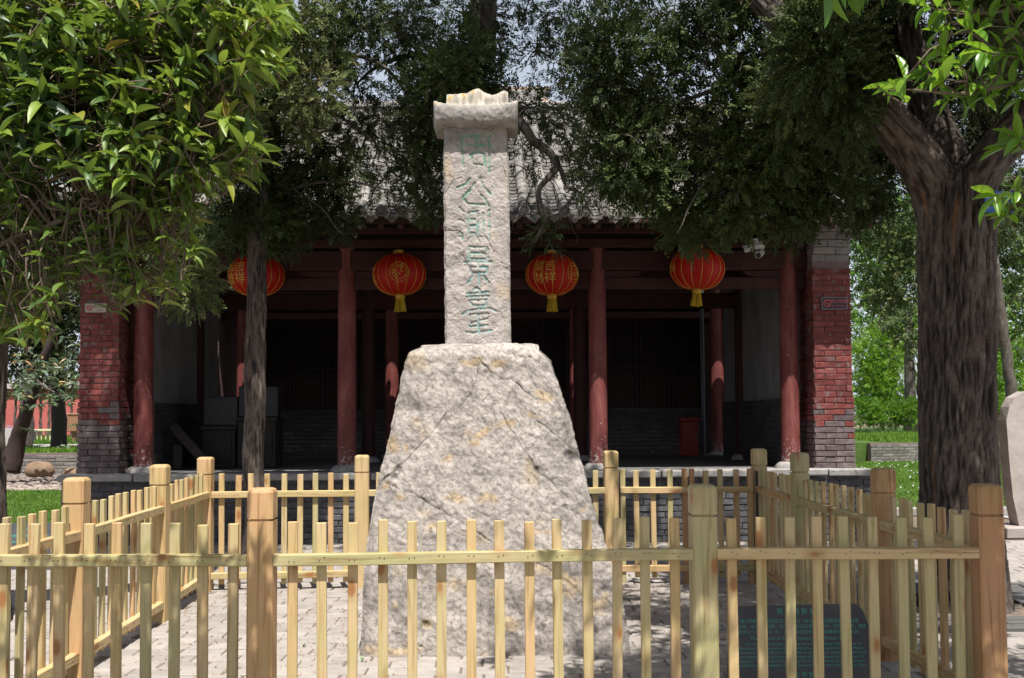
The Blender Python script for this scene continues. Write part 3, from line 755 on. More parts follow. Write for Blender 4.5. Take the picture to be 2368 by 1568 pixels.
DARK_BRICK = mat_noise('shade_darkened_brick', [(.3, (.030, .030, .034)), (.6, (.055, .055, .06)), (.75, (.09, .09, .09))], 9, .9, .006, 45, rand=True, objvar=.4)  # brick colour darkened to deepen the shade inside the halls
# ------------------------------------------------------------------ front hall
FLZ = .81
YAW = math.radians(1.6)
hall = empty('gate_hall', (-.54, 12.85, 0), YAW)
tag(hall, 'old single storey temple gate hall with red columns, brick end piers and grey tiled roof', 'building')
HX = lambda x: x + .54      # world x measured at the front plane -> local x
XL, XR = HX(-5.62), HX(4.58)
# platform with brick face and stone lip
pf = MB(); pf.box(((XL + XR) / 2, 2.45, .32), (XR - XL - .06, 4.84, .86)); plat = pf.build('platform', MORTAR, hall)
fl = MB(); fl.box(((XL + XR) / 2, 2.45, .772), (XR - XL - .04, 4.82, .06)); fl.build('porch_floor', mat_noise('dark_floor_brick', [(.3, (.10, .095, .09)), (.7, (.19, .18, .17))], 5, .85, .004, 40), hall)
lip = []; x = XL
LIPM = [mesh_np('lip_stone', cbox((1.0, .36, .085), .012)[0] + rng.normal(0, .003, (24, 3)), [np.array(cbox((1.0, .36, .085), .012)[1]), np.array(cbox((1.0, .36, .085), .012)[2])], PLATSTONE) for _ in range(3)]
while x < XR - .1:
    l = min(random.uniform(.9, 1.5), XR - x); lip.append(((x + l / 2, .12, FLZ - .035 + random.gauss(0, .003)), (l - .012, 1, 1), (0, 0, 0))); x += l
pieces(hall, 'kerb_stone', LIPM, lip)
def brick_meshes(L, D, H, mat, n=4, j=.0025, ch=.006):
    out = []
    for k in range(n):
        V, q, t = cbox((L, D, H), ch); out.append(mesh_np('brick', V + rng.normal(0, j, V.shape), [np.array(q), np.array(t)], mat))
    return out
def courses(x0, x1, z0, n, BL, BH, y, axis=0, sign=1, jit=.003, half=True):
    """running bond from x0 to x1; axis 0: along x at depth y; axis 1: along y at x=y"""
    it = []
    for r in range(n):
        z = z0 + (r + .5) * BH; x = x0 + random.uniform(-.01, .01)
        first = True
        while x < x1 - .02:
            l = BL * (.5 if (first and r % 2 and half) else 1.0) * random.uniform(.94, 1.06); first = False
            if x + l > x1 - .05: l = x1 - x
            c = x + l / 2; sc = (l - .007) / BL
            pr = random.gauss(0, jit)
            loc = (c, y + pr, z) if axis == 0 else (y + pr * sign, c, z)
            it.append((loc, (sc, 1, (BH - .006) / BH), (0, random.gauss(0, .004), 0 if axis == 0 else math.pi / 2)))
            x += l
    return it
bb = brick_meshes(.29, .05, .072, BLUE_BRICK)
it = courses(XL + .04, XR - .04, -.08, 11, .29, .0765, .035)
it.sort(key=lambda i: (0 if (-3.1 < i[0][0] < -.6 or 1.0 < i[0][0] < 4.2 or i[0][0] > 4.2) else 1, abs(i[0][0])))
pieces(plat, 'brick', bb, it, 300, 'brick_field')
# end piers
def pier(xc, w, name, side):
    """side=+1: its inner side face looks to +x (left pier); -1: looks to -x"""
    D = .62; zt = 3.92
    mb = MB(); mb.box((xc, .32 + D / 2, (FLZ + zt) / 2), (w - .012, D - .012, zt - FLZ)); p = mb.build('brick_pier', MORTAR, hall)
    BH = .0765; red0 = 12
    nz = int((3.45 - FLZ) / BH)
    gb = brick_meshes(.27, .06, .072, GREY_BRICK); rb = brick_meshes(.27, .06, .072, RED_BRICK)
    L0, L1 = xc - w / 2, xc + w / 2; yfr = .32
    it = courses(L0 - .015, L1 + .015, FLZ, red0, .27, BH, yfr + .005)
    inner = L1 if side > 0 else L0
    it += courses(yfr - .01, yfr + D, FLZ, red0, .27, BH, inner - side * .012, 1, side)
    mixr = [i for i in it if i[0][2] > FLZ + BH * (red0 - 5) and random.random() < .16 * (1 + (i[0][2] - FLZ) / BH - (red0 - 5))]
    mixr += [i for i in it if i[0][2] > FLZ + BH * 3 and random.random() < .06 and i not in mixr]
    it = [i for i in it if i not in mixr]
    pieces(p, 'brick', gb, it)
    it = mixr + courses(L0, L1, FLZ + red0 * BH, nz - red0, .27, BH, yfr + .02)
    it += courses(yfr, yfr + D, FLZ + red0 * BH, nz - red0, .27, BH, inner - side * .03, 1, side)
    pieces(p, 'brick', rb, it, 300)
    # corbelled grey head
    cb = brick_meshes(.30, .40, .085, mat_noise('pale_grey_brick', [(.3, (.15, .14, .135)), (.7, (.26, .245, .235))], 7, .9, .004, 40, rand=True, objvar=.3))
    it = []
    z = FLZ + nz * BH
    for r, pr in enumerate((.03, .0, -.05, -.09, -.13, -.17)):
        x = L0 - .0
        while x < L1 - .03:
            l = .30 * (.6 if (r % 2 and x < L0 + .01) else 1); l = min(l, L1 - x)
            it.append(((x + l / 2, yfr + .2 + pr, z + .0475), ((l - .006) / .30, 1, 1), (0, 0, 0))); x += l
        z += .092
    pieces(p, 'brick', cb, it)
    return p
pier(HX(-5.255), .50, 'l', 1); pier(HX(4.185), .50, 'r', -1)
# gable side walls: grey brick dado, plaster above
for xc, s in ((HX(-5.0), 1), (HX(3.92), -1)):
    xi = xc + s * (.26 if s > 0 else .27)
    m1 = MB(); m1.box((xc, 2.6, 2.4), (.44, 3.4, 3.4)); wl = m1.build('gable_wall', PLASTER, hall)
    m2 = MB(); m2.box((xc + s * .02, 2.6, FLZ + .45), (.46, 3.42, .9)); dd = m2.build('wall_dado', MORTAR, hall)
    it = courses(.95, 4.25, FLZ, 12, .28, .0755, xc + s * .245, 1, s)
    pieces(dd, 'brick', brick_meshes(.28, .05, .070, DARK_BRICK), it, 300)
    m3 = MB(); m3.box((xc - s * .24, 2.6, 2.0), (.4, 3.9, 3.9)); m3.build('outer_wall', RED_BRICK, hall)
# columns with stone drums
def column(parent, x, y, z0, z1, r, name='column', mat=RED_PAINT):
    mb = MB(); pr = [(r * 1.03, z0), (r * 1.02, z0 + .4), (r, (z0 + z1) / 2), (r * .93, z1)]
    mb.lathe(spline(pr, 24), (x, y, 0), 28); c = mb.build(name, mat, parent, smooth=True)
    b = MB(); b.lathe([(r * 1.75, z0 - .01), (r * 1.75, z0 + .015), (r * 1.5, z0 + .05), (r * 1.2, z0 + .075), (r * .8, z0 + .08)], (x, y, 0), 24)
    b.build('base_stone', PLATSTONE, c, smooth=True); return c
FRX = [HX(-4.79), HX(-2.15), HX(1.15), HX(3.70)]
for x in FRX: column(hall, x, .62, FLZ, 3.72, .120)
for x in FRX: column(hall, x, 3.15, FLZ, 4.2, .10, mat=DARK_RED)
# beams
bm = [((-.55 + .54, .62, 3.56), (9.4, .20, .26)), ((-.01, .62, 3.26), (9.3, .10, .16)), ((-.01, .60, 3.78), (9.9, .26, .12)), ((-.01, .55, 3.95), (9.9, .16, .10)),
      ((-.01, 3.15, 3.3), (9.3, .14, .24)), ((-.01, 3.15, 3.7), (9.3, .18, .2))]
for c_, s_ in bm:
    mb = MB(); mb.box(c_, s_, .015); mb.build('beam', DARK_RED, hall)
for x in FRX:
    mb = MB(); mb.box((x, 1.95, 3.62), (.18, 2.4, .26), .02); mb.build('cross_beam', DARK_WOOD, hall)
    for sgn in (-1, 1):
        mb = MB(); mb.prism([(x + sgn * .11, 3.42), (x + sgn * .62, 3.42), (x + sgn * .55, 3.36), (x + sgn * .42, 3.34), (x + sgn * .34, 3.27), (x + sgn * .20, 3.24), (x + sgn * .11, 3.16)][::sgn], .58, .66); mb.build('beam_bracket', DARK_RED, hall)
# roof boarding, rafters
EY, EZ = -.36, 3.98; RY, RZ = 2.05, 5.78; BY, BZ = 4.46, 3.98
def rz_f(t): return EZ + (RZ - EZ) * (.80 * t + .20 * t * t)
def roof_pt(t, back=False): y = EY + (RY - EY) * t; z = rz_f(t); return ((2 * RY - y) if back else y, z)
RXL, RXR = HX(-5.66), HX(4.60)
ts = np.linspace(.02, 1, 14)
V = []; 
for t in ts: y, z = roof_pt(t); V += [(RXL, y, z - .045), (RXR, y, z - .045)]
for t in ts[::-1][1:]: y, z = roof_pt(t, True); V += [(RXL, y, z - .045), (RXR, y, z - .045)]
k = len(V) // 2; Vb = [(a, b, c - .08) for a, b, c in V]
q = [(2 * i, 2 * i + 1, 2 * i + 3, 2 * i + 2) for i in range(k - 1)]; q2 = [(a + 2 * k, d + 2 * k, c + 2 * k, b + 2 * k) for a, b, c, d in q]
side = [(2 * i, 2 * i + 2, 2 * i + 2 + 2 * k, 2 * i + 2 * k) for i in range(k - 1)] + [(2 * i + 3, 2 * i + 1, 2 * i + 1 + 2 * k, 2 * i + 3 + 2 * k) for i in range(k - 1)] + [(1, 0, 2 * k, 2 * k + 1)]
roof = link('roof', mesh_np('roof', V + Vb, np.array(q + q2 + side), DARK_WOOD), hall)
rf = []
RAF = mesh_np('rafter', cbox((.07, .9, .07), .008)[0], [np.array(cbox((.07, .9, .07), .008)[1]), np.array(cbox((.07, .9, .07), .008)[2])], DARK_RED)
for i in range(42): rf.append(((RXL + .12 + i * .245, .12, 4.09), (1, 1, 1), (math.radians(31), 0, 0)))
pieces(roof, 'rafter', [RAF], rf)
# gable triangles
for x in (RXL + .12, RXR - .12):
    prf = [(y, z) for y, z in [roof_pt(t) for t in np.linspace(0, 1, 8)]] + [(y, z) for y, z in [roof_pt(t, True) for t in np.linspace(1, 0, 8)]]
    mb = MB(); V = [(x - .1, y, z - .1) for y, z in prf] + [(x + .1, y, z - .1) for y, z in prf]; n = len(prf)
    V += [(x - .1, RY, EZ), (x + .1, RY, EZ)]
    t = [(i, i + 1, 2 * n) for i in range(n - 1)] + [(n + i + 1, n + i, 2 * n + 1) for i in range(n - 1)]
    mb.add(V, None, t); mb.build('gable', BLUE_BRICK, hall)
# tiles
SP = .25; NRW = int((RXR - RXL) / SP); TL = .27
slopeL = math.hypot(RY - EY, RZ - EZ); nbt = int(slopeL / TL)
def half_tile(r0, r1, L, th=.014, n=10):
    a = np.linspace(-.15, math.pi + .15, n); mb = MB()
    A = [(r0 * math.cos(k), 0, r0 * math.sin(k)) for k in a]; B = [(r1 * math.cos(k), L, r1 * math.sin(k)) for k in a]
    mb.add(A + B, gridq(2, n)); A2 = [((r0 - th) * math.cos(k), 0, (r0 - th) * math.sin(k)) for k in a]
    mb.add(A2 + A, gridq(2, n)); return mb.mesh('barrel_tile', TILE, smooth=False)
BT = [half_tile(.074, .067, TL + .01), half_tile(.072, .068, TL + .01)]
PANM = mat_noise('shaded_pan_tile', [(.28, (.075, .07, .064)), (.5, (.14, .13, .12)), (.75, (.28, .265, .25))], 10, .85, .004, 50, rand=True, objvar=.6)  # pan tiles darkened: shade between the barrel rows put into the colour
def pan(L=.24, w=.19):
    n = 6; a = np.linspace(-1, 1, n); A = [(k * w / 2, 0, .035 * k * k) for k in a]; B = [(k * w / 2, L, .035 * k * k) for k in a]
    A2 = [(p[0], p[1], p[2] - .016) for p in A]; mb = MB(); mb.add(A + B, gridq(2, n)); mb.add(A2 + A, gridq(2, n)); return mb.mesh('pan_tile', PANM)
PT = [pan(), pan(.24, .185)]
bt = []; pt = []
def ang(t): a, b = roof_pt(t), roof_pt(min(1, t + .05)); c = roof_pt(t - .0); return math.atan2(b[1] - c[1], b[0] - c[0])
for j in range(nbt + 1):
    t = j / (nbt + .6); y, z = roof_pt(t); an = ang(t)
    for i in range(NRW + 1):
        if j == 0 and random.random() < .0: continue
        bt.append(((RXL + .06 + i * SP + random.gauss(0, .004), y, z + .045 + random.gauss(0, .003)), (random.uniform(.95, 1.05), 1, 1), (an, random.gauss(0, .03), random.gauss(0, .02))))
np_ = 26
for j in range(np_):
    t = j / np_; y, z = roof_pt(t); an = ang(t) - .10
    for i in range(NRW):
        if random.random() < .012: continue
        pt.append(((RXL + .06 + (i + .5) * SP + random.gauss(0, .004), y, z + .0 + random.gauss(0, .004)), (random.uniform(.95, 1.05), 1, 1), (an + random.gauss(0, .03), random.gauss(0, .03), random.gauss(0, .03))))
pieces(roof, 'barrel_tile', BT, bt, 294, 'upper_barrel_tiles'); pieces(roof, 'pan_tile', PT, pt, 240, 'upper_pan_tiles')
# back slope
bk = [((l[0], 2 * RY - l[1], l[2]), s, (-r[0], 0, math.pi * 0)) for l, s, r in bt[::1] if l[1] < RY - .05]
bk = [(l, (s[0], -1, 1), r) for l, s, r in bk]
pieces(roof, 'barrel_tile', BT, bk, 0, 'back_slope_tiles')
# eave discs and drip tiles
dm = MB(); n = 20; a = np.linspace(0, 2 * math.pi, n, endpoint=False)
pr = [(.070, .02), (.071, -.014), (.058, -.018), (.054, -.006), (.034, -.006), (.024, -.014), (.0, -.014)]
V = np.array([(r * math.cos(k), y, r * math.sin(k)) for r, y in pr for k in a]); dm.add(V, gridq(len(pr), n, True)[:, ::-1])
for k in range(6):
    P = [(.044 * math.cos(k * 1.05 + s), -.011, .044 * math.sin(k * 1.05 + s)) for s in (0, .3, .6)]; dm.tube(P, .005, 4)
DISC = dm.mesh('end_disc', TILE)
drp = MB(); w = .095
out = [(-w, .03), (-w, -.005), (-w * .82, -.035), (-w * .45, -.05), (-w * .2, -.075), (0, -.092), (w * .2, -.075), (w * .45, -.05), (w * .82, -.035), (w, -.005), (w, .03), (w * .5, .008), (0, 0), (-w * .5, .008)]
drp.prism(out[::-1], -.008, .008)
for k in range(-2, 3):
    drp.tube([(k * .03 - .014, -.010, -.03 + .006 * abs(k) - .0), (k * .03, -.012, -.018 - .01), (k * .03 + .014, -.010, -.035)], .004, 4)
DRIP = drp.mesh('drip_tile', TILE)
ds = []; dr = []
for i in range(NRW + 1):
    if abs(i - 29) < .1: continue
    ds.append(((RXL + .06 + i * SP + random.gauss(0, .003), EY - .03, EZ + .045 + random.gauss(0, .004)), (1, 1, 1), (.10 + random.gauss(0, .03), random.random() * 6, 0)))
for i in range(NRW): dr.append(((RXL + .06 + (i + .5) * SP, EY - .035, EZ - .008 + random.gauss(0, .004)), (1, 1, 1), (.15 + random.gauss(0, .05), random.gauss(0, .04), 0)))
pieces(roof, 'end_disc', [DISC], ds); pieces(roof, 'drip_tile', [DRIP], dr)
fb = MB(); fb.box(((RXL + RXR) / 2, EY + .04, EZ - .05), (RXR - RXL, .05, .07)); fb.build('eave_board', DARK_RED, roof)
# ridge with scroll relief
RM = mat_noise('ridge_clay', [(.3, (.20, .185, .17)), (.6, (.32, .30, .28)), (.8, (.42, .40, .37))], 8, .9, .005, 40)
rd = MB(); L = RXR - RXL; cx = (RXL + RXR) / 2
rd.box((cx, RY, RZ + .14), (L, .14, .22)); rd.box((cx, RY, RZ + .03), (L, .26, .05), .01); rd.box((cx, RY, RZ + .265), (L, .22, .035), .008); rd.box((cx, RY, RZ + .315), (L, .15, .07), .03)
rdo = rd.build('ridge', RM, hall)
sc = MB(); a = np.linspace(0, 5.2, 16); P = np.stack([.075 * (1 - a / 6.5) * np.cos(a) , np.full(16, -.085), .075 * (1 - a / 6.5) * np.sin(a)], 1); sc.tube(P, np.linspace(.014, .008, 16), 5)
P = [(.075, -.085, 0), (.13, -.085, -.05), (.19, -.085, -.04), (.23, -.085, .02)]; sc.tube(spline(P, 8), .010, 5)
SCR = sc.mesh('ridge_scroll', RM)
pieces(rdo, 'ridge_scroll', [SCR], [((RXL + .2 + i * .30, RY, RZ + .14), (1, 1, 1 if i % 2 else -1), (0, 0, 0)) for i in range(33)])
for x, s in ((RXL + .1, -1), (RXR - .1, 1)):
    mb = MB(); mb.prism([(x - .2, RZ), (x + .2, RZ), (x + .22, RZ + .35), (x + s * .25, RZ + .62), (x + s * .05, RZ + .5), (x - .18, RZ + .4)], RY - .07, RY + .07); mb.build('ridge_ornament', RM, roof)
# sloping verge tiles at both ends
for x in (RXL + .02, RXR - .02):
    mb = MB(); P = [(x, *roof_pt(t)) for t in np.linspace(0, 1, 12)]; mb.tube(np.array(P) + [0, 0, .10], .085, 8); mb.build('verge', RM, roof)
# downpipes
for x in (HX(3.42),):
    mb = MB(); mb.tube([(x, 4.7, FLZ), (x, 4.7, 3.9)], .035, 10); mb.build('downpipe', mat_flat('pipe_grey', (.12, .13, .16), .5), hall)

# ------------------------------------------------------------------ rear hall
rear = empty('rear_hall', (-.54, 18.35, 0), YAW); tag(rear, 'second temple hall behind the gate hall, red columns and dark doors seen through the porch', 'building')
RX_ = [x + .0 for x in FRX]
gb = MB(); gb.box((0, 4.9, .36), (11.4, 10.4, .76)); gb.build('platform', PLATSTONE, rear)
for x in FRX: column(rear, x, 0, .76, 3.95, .118)
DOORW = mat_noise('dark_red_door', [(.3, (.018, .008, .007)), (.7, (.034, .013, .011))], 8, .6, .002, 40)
edges = [HX(-4.7), FRX[1], FRX[2], HX(3.6)]
wy = .95
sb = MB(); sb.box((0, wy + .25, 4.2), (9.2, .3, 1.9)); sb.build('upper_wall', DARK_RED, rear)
for i, (a, b) in enumerate(((FRX[0], FRX[1]), (FRX[1], FRX[2]), (FRX[2], FRX[3]))):
    mid = (a + b) / 2; wdt = b - a - .1
    sill = .76 if i == 1 else 1.62
    if i != 1:
        mb = MB(); mb.box((mid, wy + .1, 1.19), (wdt, .26, .86)); sw = mb.build('sill_wall', MORTAR, rear)
        pieces(sw, 'brick', brick_meshes(.28, .05, .07, DARK_BRICK), courses(mid - wdt / 2, mid + wdt / 2, .77, 11, .28, .0765, wy - .04), 300)
    nl = 4 if i != 1 else 6
    for k in range(nl):
        x = mid - wdt / 2 + (k + .5) * wdt / nl; ww = wdt / nl - .02
        mb = MB(); H = 3.3 - sill
        mb.box((x - ww / 2 + .03, wy, sill + H / 2), (.06, .07, H)); mb.box((x + ww / 2 - .03, wy, sill + H / 2), (.06, .07, H))
        for z in (sill + .03, sill + .40 * H, sill + .47 * H, sill + H - .03): mb.box((x, wy, z), (ww - .12, .066, .06))
        d = mb.build('door_leaf', DOORW, rear)
        m2 = MB(); m2.box((x, wy + .01, sill + .2 * H), (ww - .13, .03, .36 * H), .01); m2.build('door_panel', DOORW, d)
        m3 = MB()
        for q_ in range(1, 6): m3.box((x - ww / 2 + q_ * ww / 6, wy + .01, sill + .73 * H), (.014, .02, .5 * H))
        for q_ in range(1, 9): m3.box((x, wy + .014, sill + .48 * H + q_ * .5 * H / 9), (ww - .12, .016, .014))
        m3.build('lattice', DOORW, d)
        m4 = MB(); m4.box((x, wy + .045, sill + .5 * H), (ww + .04, .01, H)); m4.build('dark_backing', DARK_WOOD, d)  # added dark sheet behind the whole leaf, closing gaps that let light through
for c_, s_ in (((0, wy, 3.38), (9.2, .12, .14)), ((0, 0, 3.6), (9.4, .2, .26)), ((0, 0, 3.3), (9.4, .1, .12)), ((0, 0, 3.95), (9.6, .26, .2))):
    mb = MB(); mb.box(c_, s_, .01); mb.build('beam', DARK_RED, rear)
for xc, s in ((HX(-5.42), 1), (HX(4.25), -1)):
    mb = MB(); mb.box((xc - s * .03, 1.4, 2.4), (.55, 3.3, 3.3)); p = mb.build('brick_pier', MORTAR, rear)
    it = courses(xc - .27, xc + .27, .78, 38, .27, .0765, -.27)
    pieces(p, 'brick', brick_meshes(.27, .06, .07, GREY_BRICK), it)
mb = MB(); mb.box((0, 7.5, 2.5), (10.4, 4.0, 3.4)); mb.build('back_wall', GREY_BRICK, rear)
# rear roof: hipped, eave just above the gate hall's back eave
ez, ey, ry, rz2 = 4.62, -1.12, 3.3, 8.15
RR = []
x0, x1 = -6.2, 6.2; rx0, rx1 = HX(-1.35), HX(.75)
by = 2 * ry - ey
nS = 16
def rr(t): return ez + (rz2 - ez) * (.68 * t + .32 * t * t)
V = []
for k in range(nS + 1):
    t = k / nS; V += [(x0 + (rx0 - x0) * t, ey + (ry - ey) * t, rr(t)), (x1 + (rx1 - x1) * t, ey + (ry - ey) * t, rr(t)), (x1 + (rx1 - x1) * t, by + (ry - by) * t, rr(t)), (x0 + (rx0 - x0) * t, by + (ry - by) * t, rr(t))]
q = []
for k in range(nS):
    for c_ in range(4):
        a = 4 * k + c_; b = 4 * k + (c_ + 1) % 4; q.append((a, b, b + 4, a + 4))
q.append((3, 2, 1, 0))
rroof = link('roof', mesh_np('roof', V, np.array(q), TILE), rear)
mesh_r = MB(); cnt = 0
for i in range(int((x1 - x0) / .26) + 1):
    x = x0 + .1 + i * .26; tm = 1.0
    if x < rx0: tm = (x - x0) / (rx0 - x0)
    if x > rx1: tm = (x1 - x) / (x1 - rx1)
    if tm < .05: continue
    P = [(x, ey + (ry - ey) * t, rr(t) + .03) for t in np.linspace(0, tm, 14)]
    mb = MB(); mb.tube(P, .065 * (1 + .06 * np.sin(np.arange(14) * 2.1)), 8); mb.build('tile_row', TILE, rroof); cnt += 1
mb = MB(); mb.box(((rx0 + rx1) / 2, ry, rz2 + .14), (rx1 - rx0 + .3, .2, .34), .03)
OR = mat_noise('weathered_orange_clay', [(.3, (.30, .19, .13)), (.7, (.46, .33, .25))], 8, .9, .004, 40)
mb.build('ridge', RM, rroof)
mb = MB(); mb.box(((rx0 + rx1) / 2, ry, rz2 + .34), (rx1 - rx0 + .4, .14, .06), .02); mb.build('ridge_cap', OR, rroof)
for sx, rx in ((x0, rx0), (x1, rx1)):
    P = [(sx + (rx - sx) * t, ey + (ry - ey) * t, rr(t) + .09) for t in np.linspace(0, 1, 12)]; mb = MB(); mb.tube(P, .10, 8); mb.build('hip_ridge', OR, rroof)

# ------------------------------------------------------------------ things in the porch
def hloc(x, y, z):
    c, s = math.cos(YAW), math.sin(YAW); return (-.54 + c * (x + .54) - s * y, 12.85 + s * (x + .54) + c * y, z)
LRED = mat_noise('lantern_silk', [(.3, (.42, .012, .006)), (.7, (.58, .022, .010))], 3, .45, .0006, 200)
m_, t_, b_ = LRED, LRED.node_tree, LRED.node_tree.nodes['Principled BSDF']
tr = t_.nodes.new('ShaderNodeBsdfTranslucent'); tr.inputs[0].default_value = (.75, .03, .01, 1); mx = t_.nodes.new('ShaderNodeMixShader'); mx.inputs[0].default_value = .35
t_.links.new(b_.outputs[0], mx.inputs[1]); t_.links.new(tr.outputs[0], mx.inputs[2]); t_.links.new(mx.outputs[0], t_.nodes['Material Output'].inputs[0])
GOLD = mat_flat('gold_trim', (.62, .38, .06), .35, .35)
GOLDP = mat_flat('gold_print', (.55, .30, .04), .5)
YEL = mat_noise('yellow_fringe', [(.3, (.34, .22, .01)), (.7, (.62, .44, .03))], 60, .8, 0, 50, (1, 1, .1))
def lantern(vx, vy, w, label, chars, lon0, ht=.272):
    d = 13.22; x, y, z = W(vx, vy, d); root = empty('red_lantern', (x, y, z)); root.rotation_euler = (random.gauss(0, .02), random.gauss(0, .03), 0); tag(root, label, 'lantern', 'red lanterns hung along the porch beam')
    R = w / 2; H = ht; n = 96; rows = 25
    th = np.linspace(.22, math.pi - .22, rows)
    lon = np.linspace(0, 2 * math.pi, n, endpoint=False); sc_ = 1 - .022 * np.abs(np.cos(lon * 8)) ** 6 * 0 - .02 * np.abs(np.sin(lon * 8 / 1)) ** .0 * 0
    lob = 1 - .018 * np.abs(np.cos(lon * 8)) ** 8
    V = np.stack([np.outer(np.sin(th) ** .86, lob * np.cos(lon)) * R, np.outer(np.sin(th) ** .86, lob * np.sin(lon)) * R, np.repeat((np.cos(th) * H)[:, None], n, 1)], -1).reshape(-1, 3)
    link('lantern_body', mesh_np('lantern_body', V, gridq(rows, n, True), LRED, smooth=True), root)
    rb = MB()
    for k in range(16):
        a = (k + .5) * math.pi / 8 - math.pi / 16 + 0.0
        P = [(math.sin(t) ** .86 * R * 1.0 * math.cos(a), math.sin(t) ** .86 * R * 1.0 * math.sin(a), math.cos(t) * H) for t in th[::2]]; 
        o = MB(); o.tube(np.array(P), .0032, 5); o.build('rib', GOLD, root)
    for s in (1, -1):
        c = MB(); 
        for k in range(4): c.lathe([(.062, s * (H * .965 + k * .013)), (.069, s * (H * .965 + k * .013 + .006)), (.062, s * (H * .965 + k * .013 + .012))], n=24)
        c.lathe([(.055, s * (H * .96)), (.058, s * (H * .965 + .055)), (.0, s * (H * .965 + .058))], n=24)
        c.build('collar', GOLD, root, smooth=True)
    ts_ = MB()
    for k in range(70):
        a = random.random() * 6.28; r = .055 * random.random() ** .4; L = .155 + random.gauss(0, .006)
        P = [(r * math.cos(a), r * math.sin(a), -H - .05), (r * 1.25 * math.cos(a), r * 1.25 * math.sin(a), -H - .05 - L / 2), (r * 1.45 * math.cos(a) + random.gauss(0, .003), r * 1.45 * math.sin(a), -H - .05 - L)]
        ts_.tube(P, .0045, 3, False)
    ts_.build('tassel', YEL, root)
    cd = MB(); cd.tube([(0, 0, H), (0, 0, max(H + .12, 3.40 - z))], .005, 5); cd.build('cord', METAL, root)
    for txt, l0, sz in chars:
        me = text_mesh(txt, sz, GOLDP); co = np.empty(len(me.vertices) * 3, np.float32); me.vertices.foreach_get('co', co); co = co.reshape(-1, 3)
        zc = co[:, 1] - (co[:, 1].max() + co[:, 1].min()) / 2; zc = np.clip(zc, -H * .9, H * .9); tt = np.arccos(np.clip(zc / H, -1, 1)); rr_ = (np.sin(tt) ** .86) * R + .005
        aa = -math.pi / 2 + l0 + co[:, 0] / (R * .9)
        P = np.stack([rr_ * np.cos(aa), rr_ * np.sin(aa), zc], 1).astype(np.float32); me.vertices.foreach_set('co', P.ravel()); me.update()
        link('gold_emblem', me, root)
    if lon0 is not None:      # round gold medallion of plain patterns
        md = MB()
        for rr0 in (.125, .09):
            P = []
            for k in range(28):
                a = k / 27 * 6.2832; uu = rr0 * math.cos(a); zc = rr0 * math.sin(a) + .0; tt = math.acos(zc / H); r_ = math.sin(tt) ** .86 * R + .004; aa = -math.pi / 2 + lon0 + uu / R; P.append((r_ * math.cos(aa), r_ * math.sin(aa), zc))
            md.tube(P, .004, 4)
        for k in range(26):
            uu = random.gauss(0, .05); zc = random.gauss(-.0, .05); tt = math.acos(zc / H); r_ = math.sin(tt) ** .86 * R + .004; aa = -math.pi / 2 + lon0 + uu / R
            md.tube([(r_ * math.cos(aa), r_ * math.sin(aa), zc), (r_ * math.cos(aa + .05), r_ * math.sin(aa + .05), zc + random.gauss(0, .02))], random.uniform(.004, .009), 4)
        md.build('gold_emblem', GOLDP, root)
    return root
lantern(593, 637, .725, 'red lantern half hidden behind the slim cypress trunk', [("如吉\n意祥", -.60, .145)], None)
lantern(923, 635, .695, 'red lantern with a round gold emblem hanging left of the monument', [("恭\n喜", -1.15, .14)], .10)
lantern(1276, 635, .685, 'red lantern with four gold characters hanging just right of the stone pillar', [("發吉\n財祥", -.35, .15)], .95)
lantern(1612, 622, .71, 'red lantern showing only gold ribs, hanging nearest the security cameras', [("福", -1.25, .13)], None)

# security cameras
WHT = mat_flat('white_camera_paint', (.55, .54, .52), .4); BLK = mat_flat('black_glass', (.01, .01, .012), .15, spec=.8)
def cctv(vx, vy, dirv, label):
    x, y, z = W(vx, vy, 13.15); r = empty('security_camera', (x, y, z)); tag(r, label, 'camera', 'security cameras on the porch beam')
    D = Vector(dirv).normalized(); q_ = D.to_track_quat('Y', 'Z').to_matrix()
    def put(mb, name, mat):
        V, f = mb.arrays(); V = V @ np.array(q_).T; return link(name, mesh_np(name, V, f, mat, smooth=False), r)
    b = MB(); b.tube([(0, -.13, 0), (0, .10, 0)], .042, 18); b.box((0, .0, .042), (.07, .26, .010), .003); put(b, 'housing', WHT)
    l = MB(); l.tube([(0, .095, 0), (0, .103, 0)], .034, 18); put(l, 'lens', BLK)
    l = MB(); l.tube([(0, .09, 0), (0, .115, 0)], .042, 18, False); put(l, 'lens_hood', WHT)
    a = MB(); a.tube([(0, .02, .03), (.03, .10, .09), (.05, .16, .12)], .018, 8); a.tube([(.05, .16, .095), (.05, .16, .135)], .055, 14)
    link('mount', a.mesh('mount', WHT), r)
cctv(1756, 588, (-.45, -1, -.30), 'white security camera pointing forward with its round lens showing')
cctv(1741, 572, (-1, .35, -.25), 'white security camera turned left, beside the one with its lens showing')

